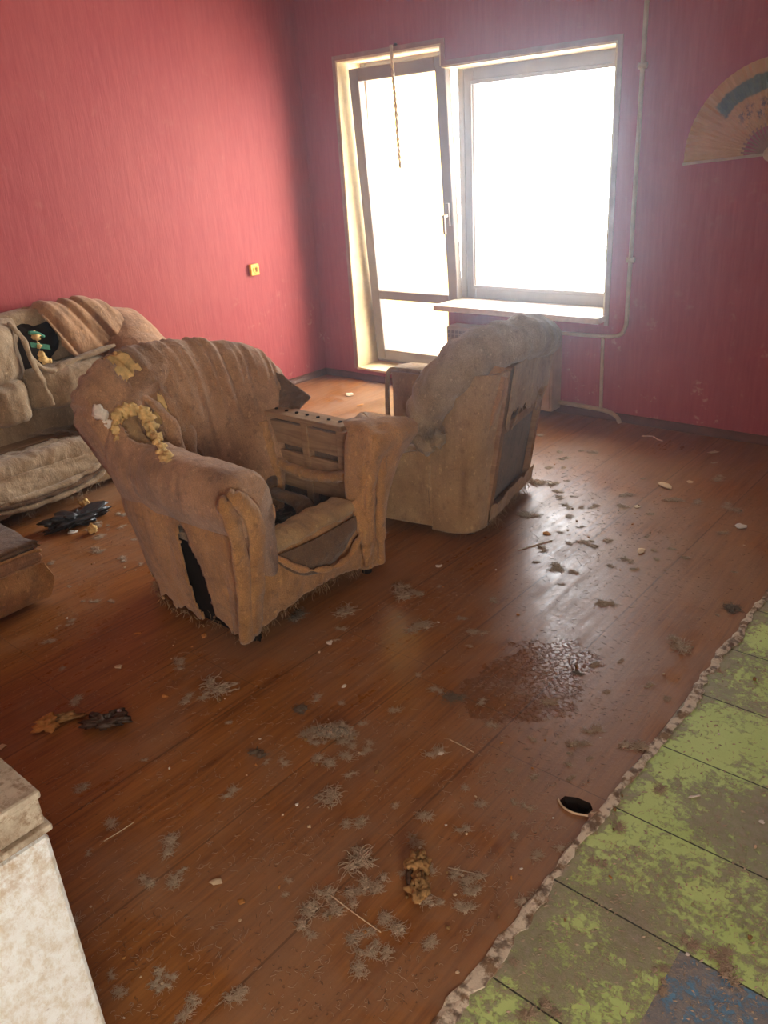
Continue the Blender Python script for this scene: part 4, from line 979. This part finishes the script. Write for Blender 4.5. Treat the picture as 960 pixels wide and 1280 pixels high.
for n_, k_, x_, y_, s_, l_, c_ in named:
    o = put(n_, k_, x_, y_, s_, l_, c_, sz=.55 if n_ == F_ else .38)
    if 'sliver' in l_ or 'splinter' in l_: o.scale[1] *= .3; o.rotation_euler[2] = .9
# long grey fluff roll
p_ = at(417, 920); placed.append((p_[0], p_[1], .09)); fr2 = empty('fluff_roll', 'long matted grey roll of fluff in the middle of the brown floor', 'fluff', (p_[0], p_[1], 0), math.radians(40))
mb = MB(); mb.tube([(-.052, 0, .016), (-.02, .004, .018), (.02, -.002, .018), (.055, .004, .014)], [.006, .016, .014, .005], 14, 40); Pp = push(mb.last, .007 * fbm(mb.last, 70, 3), True)
MB().grid(Pp, True, True).build('core', mat['fluff_dark'], fr2)
mb = MB(); q = np.random.RandomState(5); tufts(mb, Pp[:, :].reshape(-1, 3)[Pp.reshape(-1, 3)[:, 2] > .008], 700, .022, .0006, 1.7, .2, 9); mb.build('hairs', mat['fluff'], fr2)
# matted brown clump in the foreground
p0, p1 = at(519, 1084), at(527, 1128); d_ = p1 - p0; ang = math.atan2(d_[1], d_[0]); mid = (p0 + p1) / 2
placed.append((mid[0], mid[1], .12)); cl = empty('matted_clump', 'large lumpy yellow brown clump standing out in the foreground of the brown floor', 'clump', (mid[0], mid[1], 0), ang)
L_ = np.linalg.norm(d_) / 2
Pb = blob((L_ * .42, 0, .019), (L_ * .72, .027, .021), 4, .34, 1.7, 40, 52); Pb[..., 2] = np.maximum(Pb[..., 2], .001); Pb = push(Pb, .003 * fbm(Pb, 150, 3), True)
MB().grid(Pb, True, True).build('lower_lump', mat['clump'], cl)
Pb = blob((-L_ * .72, .004, .026), (L_ * .50, .032, .024), 8, .34, 1.6, 40, 52); Pb[..., 2] = np.maximum(Pb[..., 2], .001); Pb = push(Pb, .003 * fbm(Pb, 150, 5), True)
MB().grid(Pb, True, True).build('upper_lump', mat['clump'], cl)
Pb = blob((-L_ * .15, -.020, .020), (.024, .012, .014), 12, .3, 1, 14, 18); MB().grid(Pb, True, True).build('dark_kernel', mat['clump_dark'], cl)
# dark chunk and tan wad on the left
p_ = at(132, 908); placed.append((p_[0], p_[1], .09)); o = empty('dark_clump', 'dark glistening clump with a silver bit on the left of the brown floor', 'clump', (p_[0], p_[1], 0), .7)
Pb = blob((0, 0, .02), (.060, .024, .022), 6, .8, 1.8, 28, 36); Pb[..., 2] = np.maximum(Pb[..., 2], .001); MB().grid(Pb, True, True).build('lump', mat['clump_dark'], o)
MB().grid(blob((.03, .03, .022), (.022, .022, .014), 9, .8, 1.8), True, True).build('lump', mat['clump_dark'], o)
MB().grid(blob((.040, .036, .033), (.009, .007, .004), 9, .5, 1.8), True, True).build('foil_bit', mat['metal_bit'], o)
p_ = at(60, 908); placed.append((p_[0], p_[1], .12)); o = empty('crumpled_wad', 'crumpled tan wad with an olive tail left of the dark clump', 'scrap', (p_[0], p_[1], 0), .9)
Pb = blob((0, 0, .014), (.034, .026, .018), 16, .9, 1.8, 24, 30); Pb[..., 2] = np.maximum(Pb[..., 2], .001); MB().grid(Pb, True, True).build('wad', mat['scrap_orange'], o)
Pb = blob((.055, .02, .01), (.050, .014, .012), 19, .8, 1.8, 24, 30); Pb[..., 2] = np.maximum(Pb[..., 2], .001); MB().grid(Pb, True, True).build('tail', mat['clump'], o)
# black bag and foam lump in front of the sofa
p_ = at(66, 650); placed.append((p_[0] + .17, p_[1] + .03, .17)); o = empty('black_bag', 'crumpled black bag on the floor under the sofa front', 'bag', (p_[0] + .17, p_[1] + .03, 0), 1.5)
Pb = blob((0, 0, .035), (.13, .06, .04), 22, .7, 1.6, 30, 40); Pb[..., 2] = np.maximum(Pb[..., 2], .001); MB().grid(Pb, True, True).build('bag_body', plain('black_plastic', (.012, .012, .013), .35, .2, 20, .004, .5), o)
p_ = at(107, 634); Pb = blob((0, 0, .02), (.030, .026, .024), 25, .5, 1.6, 20, 26); Pb[..., 2] = np.maximum(Pb[..., 2], .001)
o = MB().grid(Pb, True, True).build('foam_lump', mat['foam'], None, label='yellow foam lump on the floor right of the black bag', cat='foam'); o.location = (p_[0], p_[1], 0)
p_ = at(75, 652); Pb = blob((0, 0, .02), (.028, .02, .02), 28, .5, 1.6, 20, 26); Pb[..., 2] = np.maximum(Pb[..., 2], .001)
o = MB().grid(Pb, True, True).build('foam_lump', mat['foam'], None, label='small foam lump in front of the black bag', cat='foam'); o.location = (p_[0] + .28, p_[1] + .02, 0)
# twigs and threads
def stick(pxs, r_, label, name, cat, m):
    pts = np.array([at(*q) for q in pxs]); c_ = pts.mean(0); pts = pts - c_; pts[:, 2] = r_ + .0004
    o = MB().tube(pts, r_, 6, 14).build(name, m, None, label=label, cat=cat); o.location = (c_[0], c_[1], 0)
stick([(414, 1120), (440, 1140), (476, 1166)], .0016, 'thin straw twig above the bottom edge, right of the tangled fluff', 'twig', 'twig', mat['scrap'])
stick([(130, 1052), (150, 1040), (168, 1028)], .0016, 'thin twig on the brown floor right of the refrigerator corner', 'twig', 'twig', mat['scrap'])
stick([(562, 925), (580, 934), (592, 941)], .0016, 'short straw right of the spiky fluff tuft', 'twig', 'twig', mat['scrap'])
stick([(802, 546), (815, 546), (822, 550), (828, 552)], .004, 'curved pale string near the back wall skirting', 'string', 'string', mat['scrap'])
stick([(560, 1085), (598, 1094), (608, 1103)], .0014, 'short dark twig poking from the fluff knot', 'twig', 'twig', mat['fluff'])
stick([(648, 688), (690, 676)], .003, 'pale splinter lying in the shining reflection', 'wood_splinter', 'chip', mat['scrap_white'])
# curled splinter beside the broken hollow
stick([(697, 999), (703, 1009), (716, 1017), (735, 1021)], .003, 'curled splinter along the edge of the broken hollow', 'wood_splinter', 'chip', mat['scrap'])

def inside(px, py):
    p_ = at(px, py); x_, y_ = p_[0], p_[1]
    if x_ < -4.6 or y_ > 4.6 or x_ > 2: return None
    if -2.98 < x_ < -1.95 and 1.45 < y_ < 2.45: return None
    if -2.75 < x_ < -1.88 and 2.58 < y_ < 3.45: return None
    if x_ < -3.95 and y_ < 3.1: return None
    if x_ < -3.0 and y_ < 1.35: return None
    if x_ < fx + .08 and y_ < fy + .06: return None
    if abs(x_ + .77) < .07 and abs(y_ - 1.55) < .06: return None
    return p_
def scatter(n, fn, seed):
    r_ = random.Random(seed); k_ = 0
    while k_ < n:
        px, py = fn(r_)
        if not (5 < px < 955 and 470 < py < 1275): continue
        if inside(px, py) is None: continue
        yield px, py, r_; k_ += 1
def anywhere(r_): 
    y_ = 520 + 755 * r_.random() ** .9; return r_.uniform(0, 960), y_
def clusters(cs):
    def f(r_):
        cx_, cy_, s_ = r_.choice(cs); return r_.gauss(cx_, s_), r_.gauss(cy_, s_ * .6)
    return f
cl_pts = [(415, 920, 22), (450, 770, 55), (560, 740, 50), (680, 620, 40), (400, 930, 50), (450, 1060, 60), (480, 1180, 60), (700, 880, 60), (640, 980, 60), (590, 1120, 40), (780, 700, 60), (110, 710, 45), (60, 770, 40), (130, 660, 25), (700, 590, 35), (740, 660, 50), (270, 850, 50), (170, 1230, 40), (700, 1050, 50), (850, 640, 60)]
for i, (px, py, r_) in enumerate(scatter(230, lambda r_: clusters(cl_pts)(r_) if r_.random() < .65 else anywhere(r_), 3)):
    far = (py < 720); put(F_, ('loose%d' if r_.random() < .72 else 'dense%d') % (i % 3), px, py, r_.uniform(.024, .07) * (1.3 if far else 1), 'tiny grey fluff tuft, one of many on the brown floor' if at(px, py)[0] < -.7 else 'tiny grey fluff tuft, one of many on the green boards',
        'fluff', 'fluff tufts on the brown floor' if at(px, py)[0] < -.7 else 'fluff tufts on the green boards', sz=.45)
for i, (px, py, r_) in enumerate(scatter(130, lambda r_: clusters(cl_pts)(r_) if r_.random() < .6 else anywhere(r_), 5)):
    b = at(px, py)[0] < -.7
    put('crumb', r_.choice(['white', 'scrap', 'scrap', 'crumb', 'crumb', 'orange']) + str(i % 3), px, py, r_.uniform(.007, .018), 'tiny crumb, one of many on the brown floor' if b else 'tiny crumb, one of many on the green boards', 'crumb', 'crumbs on the brown floor' if b else 'crumbs on the green boards')
# hair and dust nobody could count
PL = np.array(placed)
def strewn(mb, n, seed, pick, th, L_, brown):
    q = np.random.RandomState(seed); r_ = random.Random(seed); k_ = 0
    while k_ < n:
        px, py = pick(r_)
        if not (-20 < px < 980 and 480 < py < 1300): continue
        p_ = inside(px, py)
        if p_ is None or (p_[0] < -.75) != brown or (not brown and p_[0] < -.66): continue
        if np.any((PL[:, 0] - p_[0]) ** 2 + (PL[:, 1] - p_[1]) ** 2 < (PL[:, 2] + .01) ** 2): continue
        hd = q.uniform(0, 6.28); Ls = L_ * q.uniform(.4, 1.3); pts = [np.array([p_[0], p_[1], th * .8])]; cv = q.normal(0, .7)
        for s_ in range(4):
            hd += cv + q.normal(0, .4); pts.append(pts[-1] + np.array([math.cos(hd) * Ls / 4, math.sin(hd) * Ls / 4, 0])); pts[-1][2] = th * .8 + abs(q.normal(0, .0012))
        mb.tube(pts, [th, th, th, th, th * .5], 3, None, caps=False); k_ += 1
    return mb
pick = lambda r_: clusters(cl_pts)(r_) if r_.random() < .5 else anywhere(r_)
m1 = strewn(MB(), 3000, 8, pick, .00045, .022, True); nf_ = len(m1.f); strewn(m1, 1700, 9, pick, .0005, .012, True)
o = m1.build('floor_hair', mat['fluff'], None); o.data.materials.append(mat['clump_dark'])
for k_, f in enumerate(o.data.polygons): f.material_index = int(k_ >= nf_)
tag(o, 'fine shed hair and dust strewn over the brown floor', 'hair', None, 'stuff')
# crusty dirt grains on the green boards
q = np.random.RandomState(4); mb = MB(); r_ = random.Random(4); k_ = 0
while k_ < 2600:
    x_, y_ = r_.uniform(-.70, .25), r_.uniform(.6, 3.0)
    nn = float(fbm(np.array([[x_, y_, 0]]), 3.0, 55)[0])
    if nn < .0 and r_.random() < .75: continue
    s_ = r_.uniform(.0015, .0042); a = r_.uniform(0, 6.28); e1 = np.array([math.cos(a), math.sin(a), 0]) * s_ * 1.6; e2 = np.array([-math.sin(a), math.cos(a), 0]) * s_ * .7; p_ = np.array([x_, y_, 0])
    mb.add([p_ + e1, p_ + e2, p_ - e1, p_ - e2, p_ + (0, 0, s_ * .7)], [(0, 1, 4), (1, 2, 4), (2, 3, 4), (3, 0, 4)]); k_ += 1
strewn(mb, 700, 19, pick, .0005, .018, False)
tag(mb.build('floor_dirt', mat['fluff'], None, smooth=False), 'crusty grey brown dirt caked over the green boards', 'dirt', None, 'stuff')
